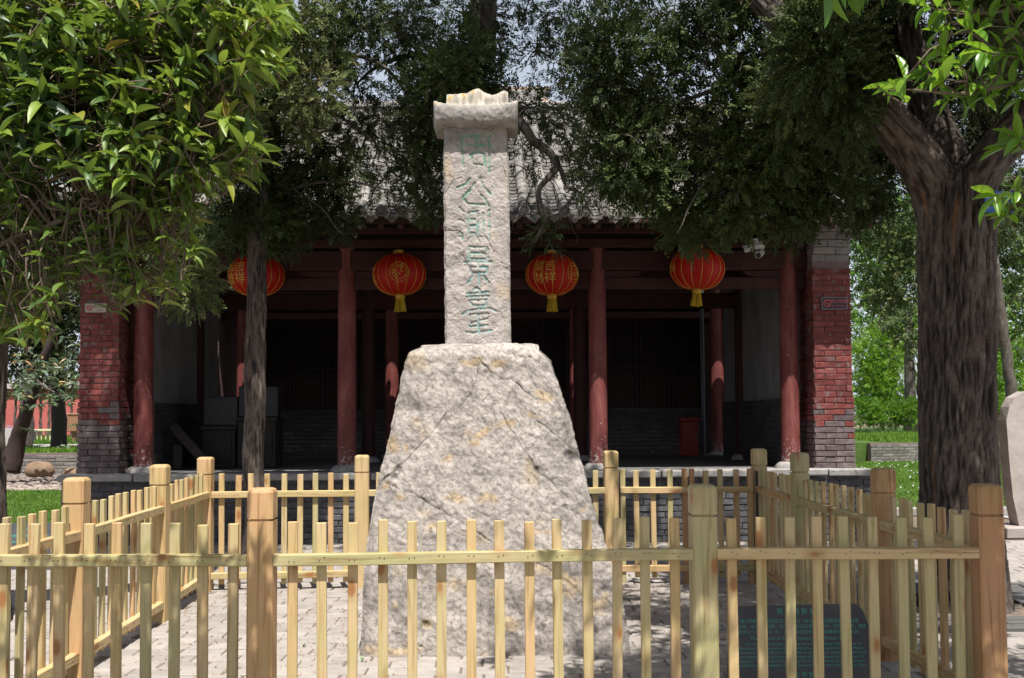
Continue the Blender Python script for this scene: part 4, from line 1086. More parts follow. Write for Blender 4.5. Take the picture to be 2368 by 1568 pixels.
# red cabinet, dark cabinets, leaning plank
def block(name, label, cat, vx0, vx1, vy0, vy1, d, dep, mat, bev=.01):
    x0, y, z1 = W(vx0, vy0, d); x1, _, z0 = W(vx1, vy1, d); z0 = max(z0, FLZ) if True else z0
    r = empty(name, ((x0 + x1) / 2, d + dep / 2, FLZ)); tag(r, label, cat)
    w = x1 - x0; h = z1 - FLZ
    mb = MB(); mb.box((0, 0, h / 2 - .03), (w - .04, dep - .02, h - .06), bev); mb.build('body', mat, r)
    mb = MB(); mb.box((0, 0, h - .03), (w, dep, .06), .008); mb.build('top', mat, r)
    return r, w, h, dep
FIRE = mat_flat('fire_red', (.28, .012, .012), .4)
r, w, h, dp = block('fire_hose_cabinet', 'dark red fire cabinet standing in the porch below the rightmost lantern', 'cabinet', 1572, 1619, 966, 1030, 17.2, .25, FIRE)
mb = MB(); mb.box((0, -dp / 2 - .006, h * .5), (w - .09, .012, h - .16), .004); d_ = mb.build('door', FIRE, r)
mb = MB(); mb.box((w * .3, -dp / 2 - .02, h * .5), (.02, .02, .09), .003); mb.build('handle', METAL, d_)
CAB = mat_noise('black_stone_plinth', [(.3, (.015, .014, .011)), (.7, (.032, .028, .022))], 6, .7, .004, 40)
SLB = mat_noise('black_slab', [(.3, (.014, .014, .016)), (.7, (.025, .025, .028))], 6, .45, .001, 40)
for vx0, vx1, vy0, vmid, lb in ((463, 546, 917, 985, 'low black tablet on a dark plinth by the left porch wall'), (545, 640, 893, 965, 'taller black tablet on a dark plinth behind the slim cypress trunk')):
    r, w, h, dp = block('stone_tablet_stand', lb, 'stand', vx0, vx1, vmid, 1080, 14.3, .5, CAB)
    _, _, zt_ = W(vx0, vy0, 14.3); hh_ = zt_ - FLZ - h
    mb = MB(); mb.box((0, -.05, h + hh_ / 2), (w * .96, .22, hh_), .012); mb.build('tablet', SLB, r)
    mb = MB(); mb.box((0, -dp / 2 - .004, h * .45), (w - .14, .012, h * .6), .006); mb.build('front_panel', CAB, r)
x, y, z = W(440, 1040, 13.9); r = empty('plank', (x, y, FLZ)); tag(r, 'dark plank leaning on the porch floor beside the low black tablet', 'plank')
mb = MB(); V, q, t = cbox((.13, .05, .75), .008); Rm = np.array(Euler((0, math.radians(-42), 0)).to_matrix()); mb.add(V @ Rm.T + np.array([0, 0, .33]), q, t)
mb.build('board', DARK_WOOD, r)
mb = MB(); mb.box((-.18, .05, .17), (.12, .10, .34), .01); mb.build('prop', DARK_WOOD, r)

# no-smoking signs
def smoke_sign(vx, vy, w, h, bgm, fgm, fgt, label, style):
    x, y, z = W(vx, vy, 13.1); y = 12.85 + .295 + math.sin(YAW) * (x + .54) - .008; r = empty('no_smoking_sign', (x, y, z), YAW); tag(r, label, 'sign')
    mb = MB(); mb.box((0, 0, 0), (w, .012, h), .003); mb.build('plate', bgm, r)
    k = h / .155
    mb = MB(); cxx = -w * .30; R = h * .30
    P = [(cxx + R * math.cos(a), -.0075, R * math.sin(a)) for a in np.linspace(0, 6.2832, 30)]; mb.tube(P, h * .045, 5)
    mb.tube([(cxx - R * .7, -.0075, R * .7), (cxx + R * .7, -.0075, -R * .7)], h * .04, 5); mb.build('prohibition_symbol', fgm, r)
    mb = MB(); mb.box((cxx - .0, -.0068, -.004 * k), (R * 1.1, .002, h * .05)); mb.build('cigarette', fgt, r)
    link('lettering', text_mesh("禁止吸烟", h * .36, fgt), r, (w * .17, -.0068, h * .05), (math.pi / 2, 0, 0))
    link('lettering', text_mesh(style, h * .20, fgt), r, (w * .17, -.0068, -h * .30), (math.pi / 2, 0, 0))
    mb = MB()
    for sx in (-1, 1): mb.box((sx * (w / 2 + .002), -.001, 0), (.006, .016, h + .01))
    for sz in (-1, 1): mb.box((0, -.001, sz * (h / 2 + .002)), (w + .01, .016, .006))
    mb.build('rim', mat_flat('sign_rim', (.30, .27, .26), .4, .5), r)
PINK = mat_flat('pink_red_print', (.62, .10, .12), .5); BLKS = mat_flat('black_sign', (.018, .014, .02), .35)
BEI = mat_flat('beige_sign', (.42, .36, .27), .5); REDP = mat_flat('red_print', (.45, .04, .03), .5); DKP = mat_flat('dark_print', (.05, .04, .04), .5)
smoke_sign(1938, 698, .325, .148, BLKS, PINK, PINK, 'black no smoking sign with pink red print on the right brick pier', 'NO SMOKING')
smoke_sign(229, 714, .265, .108, BEI, REDP, DKP, 'beige no smoking sign on the left brick pier under the leaves', 'No Smoking')
# ------------------------------------------------------------------ foliage tools
def spray_template(nk=13, L=.15, seed=0, lw=.0075, ll=.042):
    """a flat cypress branchlet along +X: kites fanned off a midrib"""
    r = np.random.default_rng(seed); V = []; T = []
    for k in range(nk):
        u = (k + .5) / nk; s = 1 if k % 2 else -1
        if k >= nk - 1: s = 0
        x = u * L * .9; a = s * r.uniform(.5, 1.0); l = ll * (1.25 - .6 * u) * r.uniform(.7, 1.2); w = lw * r.uniform(.8, 1.3); e = r.normal(0, .25)
        d = np.array([math.cos(a), math.sin(a) * math.cos(e), math.sin(e)]); p = np.array([-math.sin(a), math.cos(a), r.normal(0, .3)]) * w
        b = np.array([x, 0, r.normal(0, .004)]); n = len(V)
        V += [b, b + d * l * .45 + p, b + d * l, b + d * l * .45 - p]; T += [(n, n + 1, n + 2), (n, n + 2, n + 3)]
    return np.array(V), np.array(T)
TPL = [spray_template(13, .15, k) for k in range(6)]
TPL_FAR = [spray_template(7, .22, 20 + k, .022, .085) for k in range(4)]
def orient(dirs, roll):
    """rotation matrices with x axis = dirs"""
    X = dirs / (np.linalg.norm(dirs, axis=1)[:, None] + 1e-9); up = np.array([0, 0, 1.0])
    Y = np.cross(np.broadcast_to(up, X.shape), X); ny = np.linalg.norm(Y, axis=1)[:, None]; Y = np.where(ny > 1e-3, Y / (ny + 1e-9), np.array([0, 1.0, 0]))
    Z = np.cross(X, Y); c, s = np.cos(roll)[:, None], np.sin(roll)[:, None]
    return np.stack([X, Y * c + Z * s, -Y * s + Z * c], 2)
def scatter(P, dirs, roll, sc, tpls, tint):
    VV = []; TT = []; CC = []; n = 0
    R = orient(dirs, roll); pick = rng.integers(0, len(tpls), len(P))
    for k, (V, T) in enumerate(tpls):
        m = pick == k
        if not m.any(): continue
        A = np.einsum('nij,vj->nvi', R[m], V) * sc[m][:, None, None] + P[m][:, None]
        cnt = m.sum(); TT.append((T[None] + (np.arange(cnt) * len(V))[:, None, None]).reshape(-1, 3) + n); n += cnt * len(V)
        VV.append(A.reshape(-1, 3)); CC.append(np.repeat(tint[m], len(V)))
    return np.concatenate(VV), np.concatenate(TT), np.repeat(np.concatenate(CC)[:, None], 3, 1)
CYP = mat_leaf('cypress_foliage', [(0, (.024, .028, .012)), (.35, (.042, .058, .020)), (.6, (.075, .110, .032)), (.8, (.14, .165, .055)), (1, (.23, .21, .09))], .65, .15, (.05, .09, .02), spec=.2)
def cypress_crown(parent, blobs, dens=1.0, tpls=TPL, scl=1.0, tuft_r=.16, base=None, droop=.55, twig=True, nspray=24, name='crown', mat=None):
    """blobs: (vx, vy, rx, ry, s, depth spread, tufts, tint)"""
    allP = []; allD = []; allS = []; allC = []; tw = MB(); 
    for (vx, vy, rx, ry, s, dsp, nt_, tint) in blobs:  # tint carries light and shade: high for sunlit clumps, low for shaded
        nt_ = max(1, int(nt_ * dens)); d0 = F / s; c = np.array(W(vx, vy, d0)); rxm, rym = rx / s, ry / s
        u = rng.normal(size=(nt_, 3)); u /= np.linalg.norm(u, axis=1)[:, None]; rad = rng.uniform(.15, 1, nt_) ** .5
        tc = c + u * rad[:, None] * np.array([rxm, dsp, rym])
        hub = c + np.array([0, .1, rym * .3])
        for k in range(nt_):
            tr = tuft_r * rng.uniform(.6, 1.35) * scl; ns = int(nspray * rng.uniform(.6, 1.3))
            v = rng.normal(size=(ns, 3)); v /= np.linalg.norm(v, axis=1)[:, None]
            P = tc[k] + v * tr * (rng.uniform(.1, 1, ns) ** .6)[:, None] * np.array([1, 1, 1.25])
            outw = v + (tc[k] - c) / (max(rxm, rym) + 1e-6) * .6; outw[:, 2] += rng.choice([-droop, .35], ns, p=[.62, .38])
            allP.append(P); allD.append(outw); allS.append(rng.uniform(.7, 1.3, ns) * scl)
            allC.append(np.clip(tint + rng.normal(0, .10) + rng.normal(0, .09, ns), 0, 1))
            if twig and k % 2 == 0:
                m = (hub + tc[k]) / 2 + rng.normal(0, .08, 3) - [0, 0, .06]; tw.tube(spline([hub, m, tc[k], tc[k] + rng.normal(0, .08, 3) - [0, 0, .08]], 7), np.linspace(.013, .003, 7) * scl, 4, False)
    P = np.concatenate(allP); D = np.concatenate(allD); V, T, C = scatter(P, D, rng.uniform(0, 6.28, len(P)), np.concatenate(allS), tpls, np.concatenate(allC))
    loc = np.array(parent.location)
    o = link(name, mesh_np(name, V - loc, T, mat or CYP, C), parent); o['kind'] = 'stuff'
    if twig:
        V, f = tw.arrays(); o2 = link('twigs', mesh_np('twigs', V - loc, f, TWIG), parent); o2['kind'] = 'stuff'
    return len(T)
def limb(parent, name, pts, radii, n=14, seg=10, mat=None, wob=.0):
    loc = np.array(parent.location); P = spline(pts, seg * (len(pts) - 1) + 1); R = spline(np.array(radii)[:, None].repeat(3, 1), len(P))[:, 0]
    if wob: P = P + wob * np.stack([fbm(P * 2.5 + 3, 2), fbm(P * 2.5 + 9, 2), np.zeros(len(P))], 1)
    V, q, t = tube(P, R, n); cen = np.concatenate([np.repeat(P, n, 0), P[:1], P[-1:]]); o = V - cen
    V = V + o * (.22 * fbm(V * [7, 7, 2.2], 3))[:, None]
    return link(name, mesh_np(name, V - loc, [q, np.array(t)], mat or BARK2, smooth=True), parent)
def WW(vx, vy, s): return W(vx, vy, F / s)
total = 0
# ------------------------------------------------------------------ big old cypress on the right
bt_ = empty('cypress_tree', (3.65, 8.4, -.06)); tag(bt_, 'huge old cypress with furrowed dark trunk forking into thick limbs, right of the fence', 'tree')
def bark_tube(path, radii, nseg, rows, name, seedo, amp=.055, parent=bt_, tone=1.0):
    P = spline(path, rows); R = spline(np.array(radii)[:, None].repeat(3, 1), rows)[:, 0]
    V, q, t = tube(P, R, nseg); cen = np.concatenate([np.repeat(P, nseg, 0), P[:1], P[-1:]]); o = V - cen; rad = np.linalg.norm(o, axis=1); on = o / (rad[:, None] + 1e-9)
    an = np.concatenate([np.tile(np.arange(nseg) / nseg * 2 * np.pi, rows), [0, 0]]); L = np.concatenate([np.repeat(np.concatenate([[0], np.cumsum(np.linalg.norm(np.diff(P, axis=0), axis=1))]), nseg), [0, 0]])
    an2 = an + .12 * L + .12 * fbm(np.stack([np.cos(an) * 2, np.sin(an) * 2, L * 1.2 + seedo], 1), 2)
    k = np.mean(R) * 12
    A = np.stack([np.cos(an2) * k * 1.35, np.sin(an2) * k * 1.35, L * 1.5 + seedo], 1)
    rdg = 1 - np.abs(fbm(A * 1.7, 4) + .25 * fbm(A * np.array([3.2, 3.2, 4.5]) + 9, 3)) * 3.0; low = fbm(np.stack([np.cos(an) * 1.3, np.sin(an) * 1.3, L * .5 + seedo], 1), 3)
    fine = fbm(A * np.array([5, 5, 2.5]), 3)
    disp = amp * .48 * rdg + .07 * np.mean(R) / .3 * low + .006 * fine
    V = V + on * (disp - amp * .3)[:, None]
    g = np.clip((rdg + .2) * .7, 0, 1)[:, None]; m = fbm(V * [3, 3, 1], 3)[:, None]
    col = np.array([.018, .013, .012]) * (1 - g) + np.array([.165, .130, .108]) * g ** 1.5; col = col * (1 + .6 * m) * tone
    rp = np.clip((fbm(A * np.array([1.2, 1.2, .6]) + 50, 2) - .42) * 5, 0, .7)[:, None]; col = col * (1 - rp) + np.array([.22, .10, .045]) * (1 + .4 * m) * rp
    return link(name, mesh_np(name, V - np.array(parent.location), [q, np.array(t)], BARK, np.clip(col, .01, .6), smooth=True), parent)
s0 = 281
b0 = WW(2205, 1392, s0); 
trunk = bark_tube([(3.66, 8.4, -.1), (3.66, 8.4, .12), (3.65, 8.4, .6), WW(2215, 1000, s0), WW(2212, 760, s0), WW(2208, 560, s0), WW(2215, 450, s0), WW(2222, 400, s0), WW(2225, 375, s0)], [.385, .345, .32, .305, .30, .295, .29, .20, .05], 150, 190, 'trunk', 0, tone=1.15)
bark_tube([WW(2190, 560, s0), WW(2165, 440, s0), WW(2105, 340, s0 + 3), WW(2030, 255, s0 + 8), WW(1930, 150, s0 + 12), WW(1820, 60, s0 + 10), WW(1740, -20, s0 + 5), WW(1600, -120, s0)], [.21, .20, .18, .15, .115, .105, .105, .08], 64, 130, 'limb', 30, .035, tone=1.1)
bark_tube([WW(2180, 470, s0), WW(2180, 380, s0 - 4), WW(2150, 270, s0 - 10), WW(2110, 150, s0 - 14), WW(2085, 20, s0 - 16), WW(2060, -150, s0 - 20)], [.17, .20, .165, .135, .11, .08], 48, 110, 'limb', 50, .035, tone=.9)
bark_tube([WW(2215, 520, s0), WW(2255, 420, s0 + 4), WW(2320, 330, s0 + 8), WW(2400, 250, s0 + 12), WW(2520, 120, s0 + 14), WW(2620, -100, s0 + 10)], [.20, .18, .155, .145, .12, .08], 64, 110, 'limb', 70, .035, tone=1.1)
bark_tube([WW(2095, -40, s0 - 18), WW(2160, -80, s0), WW(2250, -90, s0 + 20)], [.07, .06, .03], 24, 30, 'limb', 90, .02)
wire = MB(); 
for z_ in (WW(2210, 792, s0)[2], WW(2210, 800, s0)[2]):
    wire.tube([(3.655 + .365 * math.cos(a), 8.4 + .365 * math.sin(a), z_ + .012 * math.sin(3 * a)) for a in np.linspace(0, 6.28, 40)], .0022, 4)
V, f = wire.arrays(); link('red_wire', mesh_np('red_wire', V - np.array(bt_.location), f, mat_flat('red_wire', (.10, .02, .02))), bt_)
s_ = 276
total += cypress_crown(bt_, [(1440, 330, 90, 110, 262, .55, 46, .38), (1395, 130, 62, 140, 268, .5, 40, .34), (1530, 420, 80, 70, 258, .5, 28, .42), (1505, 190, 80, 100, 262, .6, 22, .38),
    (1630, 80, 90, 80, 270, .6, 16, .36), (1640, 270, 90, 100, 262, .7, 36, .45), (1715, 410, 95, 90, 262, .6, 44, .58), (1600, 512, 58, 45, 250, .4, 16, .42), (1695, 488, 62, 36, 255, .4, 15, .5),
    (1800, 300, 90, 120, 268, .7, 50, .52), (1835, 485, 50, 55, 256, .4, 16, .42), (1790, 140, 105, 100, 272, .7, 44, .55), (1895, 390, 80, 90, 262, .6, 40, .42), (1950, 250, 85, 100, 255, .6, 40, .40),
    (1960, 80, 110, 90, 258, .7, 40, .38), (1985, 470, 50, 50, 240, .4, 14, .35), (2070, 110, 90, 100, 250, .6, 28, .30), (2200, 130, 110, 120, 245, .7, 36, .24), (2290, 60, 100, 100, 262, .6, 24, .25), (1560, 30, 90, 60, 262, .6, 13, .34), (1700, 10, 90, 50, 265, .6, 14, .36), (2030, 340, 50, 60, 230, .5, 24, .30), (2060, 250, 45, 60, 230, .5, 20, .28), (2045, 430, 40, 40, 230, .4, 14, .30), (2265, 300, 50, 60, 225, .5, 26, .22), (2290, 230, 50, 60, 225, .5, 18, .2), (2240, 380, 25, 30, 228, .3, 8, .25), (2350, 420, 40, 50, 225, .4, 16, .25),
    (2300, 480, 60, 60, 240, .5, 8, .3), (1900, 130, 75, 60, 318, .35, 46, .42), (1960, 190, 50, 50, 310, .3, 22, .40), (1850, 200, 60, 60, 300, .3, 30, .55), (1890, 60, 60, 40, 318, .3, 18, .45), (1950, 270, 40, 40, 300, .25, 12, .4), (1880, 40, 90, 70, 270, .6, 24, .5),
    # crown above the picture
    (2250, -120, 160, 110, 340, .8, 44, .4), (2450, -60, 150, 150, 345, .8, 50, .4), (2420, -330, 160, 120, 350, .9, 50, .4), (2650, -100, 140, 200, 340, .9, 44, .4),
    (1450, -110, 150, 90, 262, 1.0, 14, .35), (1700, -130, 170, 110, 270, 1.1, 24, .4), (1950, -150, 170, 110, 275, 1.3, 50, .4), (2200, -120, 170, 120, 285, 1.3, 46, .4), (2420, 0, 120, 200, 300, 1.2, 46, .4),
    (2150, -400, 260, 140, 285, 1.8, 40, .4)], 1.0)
for pts, r in (([(1600, 330), (1690, 300), (1760, 230), (1800, 140)], .03), ([(1500, 130), (1580, 90), (1660, 100), (1720, 70)], .03), ([(1440, 300), (1560, 240), (1700, 190), (1830, 120)], .028), ([(1700, 470), (1740, 400), (1840, 330), (1960, 230)], .035), ([(1560, 540), (1600, 470), (1640, 400), (1690, 320)], .016)):
    limb(bt_, 'branch', [WW(x, y, 268) for x, y in pts], np.linspace(.3 * r, r, len(pts)), 8, 8, BARK2, .05)
# ------------------------------------------------------------------ slim cypress left of the monument
st = empty('cypress_tree', (*WW(588, 1280, 210)[:2], -.06)); tag(st, 'slim cypress with a grey scarred trunk before the left porch, crown hiding the eave', 'tree')
bark_tube([WW(588, 1290, 210), WW(592, 1180, 210), WW(584, 1060, 210), WW(590, 950, 210), WW(588, 850, 210), WW(592, 700, 210), WW(594, 570, 210), WW(602, 430, 210), WW(625, 280, 211), WW(650, 120, 212), WW(670, -60, 213)], [.150, .115, .112, .108, .112, .105, .10, .10, .085, .07, .05], 64, 240, 'trunk', 11, .016, st, .95)
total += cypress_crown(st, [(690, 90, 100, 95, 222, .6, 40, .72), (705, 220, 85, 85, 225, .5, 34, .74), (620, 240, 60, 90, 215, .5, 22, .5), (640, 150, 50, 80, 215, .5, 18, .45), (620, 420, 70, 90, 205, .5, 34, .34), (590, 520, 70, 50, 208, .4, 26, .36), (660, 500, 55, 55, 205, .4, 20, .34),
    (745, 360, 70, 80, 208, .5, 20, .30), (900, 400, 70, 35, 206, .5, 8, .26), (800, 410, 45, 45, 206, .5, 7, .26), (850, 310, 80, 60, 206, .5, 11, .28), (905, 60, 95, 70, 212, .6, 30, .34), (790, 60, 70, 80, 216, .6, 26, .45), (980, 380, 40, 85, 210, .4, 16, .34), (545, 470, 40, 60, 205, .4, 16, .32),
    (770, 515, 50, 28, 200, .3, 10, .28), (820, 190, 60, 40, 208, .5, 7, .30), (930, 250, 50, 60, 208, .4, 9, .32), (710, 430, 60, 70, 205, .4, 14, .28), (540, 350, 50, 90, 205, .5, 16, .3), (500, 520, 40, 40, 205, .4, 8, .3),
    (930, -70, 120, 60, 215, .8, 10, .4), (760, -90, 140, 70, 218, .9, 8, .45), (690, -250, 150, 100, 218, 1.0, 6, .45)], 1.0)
for pts, r in (([(760, 300), (700, 330), (640, 330), (615, 380)], .03), ([(900, 440), (800, 420), (700, 430), (608, 470)], .028), ([(960, 240), (880, 150), (780, 130), (650, 190)], .04), ([(960, 400), (870, 330), (760, 260), (640, 250)], .025), ([(790, 540), (740, 480), (680, 440), (612, 430)], .016), ([(830, 240), (800, 200), (750, 170), (660, 130)], .03)):
    limb(st, 'branch', [WW(x, y, 209) for x, y in pts], np.linspace(.3 * r, r, len(pts)), 8, 8, BARK2, .05)
# ------------------------------------------------------------------ gnarled cypress behind the monument
gt = empty('cypress_tree', (*WW(1120, 1290, 206)[:2], -.06)); tag(gt, 'gnarled cypress with sparse twisting branches, its trunk hidden behind the stone pillar', 'tree')
limb(gt, 'trunk', [WW(1108, 1290, 206), WW(1102, 1000, 206), WW(1105, 700, 206), WW(1100, 450, 206), WW(1100, 300, 206), WW(1095, 200, 206), WW(1105, 40, 208), WW(1110, -100, 208)], [.15, .13, .12, .115, .11, .10, .10, .08], 20, 10)
limb(gt, 'limb', [WW(1100, 330, 206), WW(1150, 300, 210), WW(1195, 275, 213), WW(1235, 325, 215), WW(1285, 375, 216), WW(1250, 440, 218), WW(1262, 500, 219), WW(1240, 560, 220)], [.07, .065, .06, .05, .042, .028, .018, .010], 12, 9, wob=.06)
limb(gt, 'limb', [WW(1285, 375, 216), WW(1310, 430, 217), WW(1345, 450, 218), WW(1370, 500, 219)], [.030, .02, .014, .008], 8, 9, wob=.05)
limb(gt, 'limb', [WW(1100, 210, 206), WW(1130, 120, 208), WW(1140, 20, 208), WW(1150, -60, 208)], [.07, .05, .045, .04], 10, 8, wob=.04)
limb(gt, 'limb', [WW(1100, 250, 206), WW(1040, 170, 206), WW(960, 130, 206), WW(880, 150, 206), WW(820, 200, 206)], [.06, .045, .035, .025, .012], 10, 8, wob=.06)
total += cypress_crown(gt, [(1060, 140, 75, 70, 222, .5, 46, .44), (1010, 190, 60, 60, 222, .5, 34, .42), (1110, 200, 45, 50, 216, .4, 20, .38), (990, 300, 55, 60, 214, .5, 24, .32), (995, 440, 45, 50, 212, .4, 16, .30), (1090, 40, 90, 50, 208, .6, 14, .2),
    (1200, 40, 60, 50, 206, .6, 4, .2), (1240, 120, 90, 60, 206, .6, 10, .18), (1320, 60, 60, 50, 206, .6, 8, .2), (1335, 180, 45, 60, 206, .5, 6, .2), (1205, 240, 45, 35, 208, .5, 5, .2), (1300, 270, 60, 40, 208, .5, 7, .2), (1245, 340, 50, 40, 210, .5, 4, .22), (1340, 410, 40, 60, 212, .5, 5, .22), (1330, 330, 30, 60, 212, .4, 5, .24),
    (1258, 538, 38, 20, 216, .25, 3, .28), (1195, 320, 20, 40, 212, .3, 3, .25), (1150, 100, 45, 50, 206, .5, 5, .2), (1280, -70, 150, 60, 208, .9, 8, .3), (1080, -90, 120, 80, 208, .9, 10, .3)], 1.0, nspray=20)
def high_crown(root, blobs, tint=.4):
    global total
    bl_ = []
    for x, y, z, rx, ry, rz, n in blobs:
        s = F / y; vx = CX + x * s; vy = 955 - (z - CAMZ) * s; bl_.append((vx, vy, rx * s, rz * s, s, ry, n, tint))
    total += cypress_crown(root, bl_, 1.0, tuft_r=.22, scl=1.5, nspray=18, name='high_crown')
high_crown(gt, [(-.2, 9.3, 7.4, 1.0, 1.2, .5, 60), (1.2, 9.2, 7.6, 1.0, 1.4, .5, 64), (.3, 10.3, 7.6, 1.2, .6, .5, 34), (2.6, 9.4, 7.6, 1.0, 1.2, .5, 14)])
high_crown(st, [(-3.9, 9.4, 7.5, 1.1, 1.2, .5, 64), (-5.0, 10.0, 7.6, 1.1, 1.2, .5, 50), (-2.4, 8.6, 7.4, .8, .8, .4, 20)])
for rt_, pts in ((gt, [(-.25, 11.4, 5.6), (-.2, 10.6, 6.7), (.1, 9.6, 7.3), (.8, 9.0, 7.5)]), (st, [(-2.6, 11.2, 5.8), (-2.9, 10.6, 6.7), (-3.6, 9.8, 7.3), (-4.2, 9.2, 7.5)])):
    limb(rt_, 'high_limb', pts, [.09, .08, .06, .03], 10, 8)
# fine bare twigs hanging against the tiles
tw = MB()
for k in range(34):
    x, y = random.uniform(1180, 1400), random.uniform(300, 470); s = random.uniform(211, 219); P = [WW(x, y, s)]; dx, dy = random.uniform(-14, 14), random.uniform(8, 22)
    for j in range(6): x += dx + random.uniform(-9, 9); y += dy + random.uniform(-9, 9); P.append(WW(x, y, s))
    tw.tube(spline(P, 18), np.linspace(.006, .0015, 18), 4, False)
V, f = tw.arrays(); o = link('bare_twigs', mesh_np('bare_twigs', V - np.array(gt.location), f, TWIG), gt); o['kind'] = 'stuff'
# ------------------------------------------------------------------ old cypress at the left edge
lt = empty('cypress_tree', (-4.32, 7.9, -.06)); tag(lt, 'old leaning cypress at the left edge with a blue plate, mostly behind broad leaves', 'tree')
bark_tube([(-4.30, 7.9, -.1), (-4.28, 7.9, .4), (-4.27, 7.9, 1.0), (-4.26, 7.9, 1.8), WW(-60, 660, 300), WW(60, 605, 300), WW(190, 560, 296), WW(300, 480, 290), WW(420, 330, 280), WW(480, 150, 270), WW(520, -80, 262)], [.42, .36, .34, .33, .31, .27, .23, .19, .15, .12, .08], 96, 220, 'trunk', 140, .045, lt)
total += cypress_crown(lt, [(60, 300, 150, 160, 236, .7, 44, .26), (250, 260, 130, 160, 236, .7, 44, .26), (420, 250, 110, 150, 240, .7, 36, .28), (150, 80, 180, 110, 240, .7, 40, .3), (400, 60, 140, 90, 240, .7, 32, .34), (420, 560, 50, 60, 240, .4, 22, .55), (440, 640, 38, 45, 244, .3, 18, .72), (530, 200, 60, 110, 236, .5, 22, .45),
   (330, 450, 90, 60, 236, .5, 14, .3), (60, 500, 90, 60, 236, .5, 14, .24), (540, 60, 60, 60, 236, .5, 16, .5)], 1.0)
# ------------------------------------------------------------------ background trees
def far_tree(label, vx, vbase, s, h, r, blobs, tpl=TPL_FAR, scl=1.0, mat=None, lean=0.0, zb=-.1, name='tree', bark=BARK2):
    x, y, _ = WW(vx, vbase, s); rt = empty(name, (x, y, zb)); tag(rt, label, 'tree')
    limb(rt, 'trunk', [(x, y, zb), (x + lean * .3, y, zb + h * .3), (x + lean * .7, y, zb + h * .65), (x + lean, y, zb + h)], [r * 1.25, r, r * .85, r * .6], 14, 10, bark, .05)
    if blobs: cypress_crown(rt, blobs, 1.0, tpl, scl, .3, nspray=16, mat=mat, twig=False)
    return rt
far_tree('cypress with a pale trunk rising from the lawn beyond the right brick pier', 2106, 990, 47, 6.5, .28, [(2050, 620, 60, 110, 50, 1.6, 40, .62), (2095, 770, 22, 50, 52, .6, 12, .5), (2040, 520, 60, 60, 50, 1.5, 24, .55), (2110, 560, 40, 80, 50, 1.2, 22, .5), (2030, 690, 40, 40, 50, 1.0, 12, .8)], scl=2.2, name='cypress_tree')
far_tree('bent cypress with rough trunk at the right edge above the grey stele', 2352, 930, 60, 7.5, .22, [(2330, 520, 60, 90, 52, 1.4, 30, .6), (2340, 660, 40, 60, 52, 1.0, 14, .7), (2300, 430, 60, 70, 52, 1.4, 20, .5), (2360, 780, 24, 40, 52, .8, 6, .5)], scl=2.0, lean=-.7, name='cypress_tree')
SHR = mat_leaf('bright_shrub_leaves', [(0, (.05, .13, .012)), (.5, (.11, .24, .02)), (1, (.20, .34, .035))], .5, .35, (.30, .45, .04), spec=.3)
def shrub(label, vx, vbase, s, blobs, tint_mat=SHR, scl=1.6, name='shrub', cat='shrub', group=None, zb=-.1, stems=6):
    x, y, _ = WW(vx, vbase, s); rt = empty(name, (x, y, zb)); tag(rt, label, cat, group)
    sm = MB()
    for k in range(stems):
        b = blobs[k % len(blobs)]; e = np.array(WW(b[0] + random.uniform(-b[2], b[2]) * .5, b[1], b[4])); p0 = np.array([x + random.gauss(0, .2), y, zb])
        sm.tube(spline([p0, (p0 + e) / 2 + rng.normal(0, .1, 3), e], 8), np.linspace(.03, .01, 8), 5, False)
    V, f = sm.arrays(); o = link('stems', mesh_np('stems', V - np.array(rt.location), f, BARK2), rt); o['kind'] = 'stuff'
    cypress_crown(rt, blobs, 1.0, TPL_FAR, scl, .3, nspray=16, mat=tint_mat, twig=False, name='leaves', droop=.1); return rt
shrub('bright yellow green shrub between the right brick pier and the pale cypress trunk', 2050, 960, 44, [(2030, 820, 50, 60, 44, 1.5, 60, .7), (2080, 870, 50, 50, 44, 1.5, 40, .75), (2010, 890, 40, 40, 44, 1.4, 34, .6), (2090, 800, 30, 50, 42, 1.4, 22, .5)], scl=1.7)
shrub('bright green shrub beyond the big trunk at the right edge', 2330, 960, 44, [(2320, 870, 50, 60, 44, 1.5, 50, .6), (2350, 800, 40, 60, 43, 1.5, 36, .6), (2330, 940, 50, 40, 45, 1.2, 30, .5), (2310, 720, 30, 50, 42, 1.5, 22, .4)], scl=1.7)
shrub('darker green tree crown filling the gap behind the bright shrubs', 2180, 960, 36, [(2040, 740, 80, 80, 34, 2, 50, .2), (2180, 760, 90, 90, 34, 2, 30, .2), (2330, 620, 80, 120, 34, 2, 50, .25), (2040, 600, 80, 100, 33, 2, 90, .2), (2120, 480, 90, 80, 33, 2, 60, .2), (2300, 480, 80, 80, 33, 2, 60, .22), (2020, 900, 60, 60, 34, 1.5, 30, .3), (2330, 850, 60, 80, 34, 1.5, 30, .3)], scl=2.6, name='tree', cat='tree')
hg = empty('hedge', (*WW(2150, 990, 52)[:2], -.1)); tag(hg, 'clipped green hedge beyond the low wall on the right', 'hedge')
cypress_crown(hg, [(1990 + k * 24, 955, 20, 28, 52, .7, 17, .35) for k in range(17)], 1.0, TPL_FAR, 1.1, .22, nspray=18, mat=SHR, twig=False, name='hedge_leaves', droop=-.4)
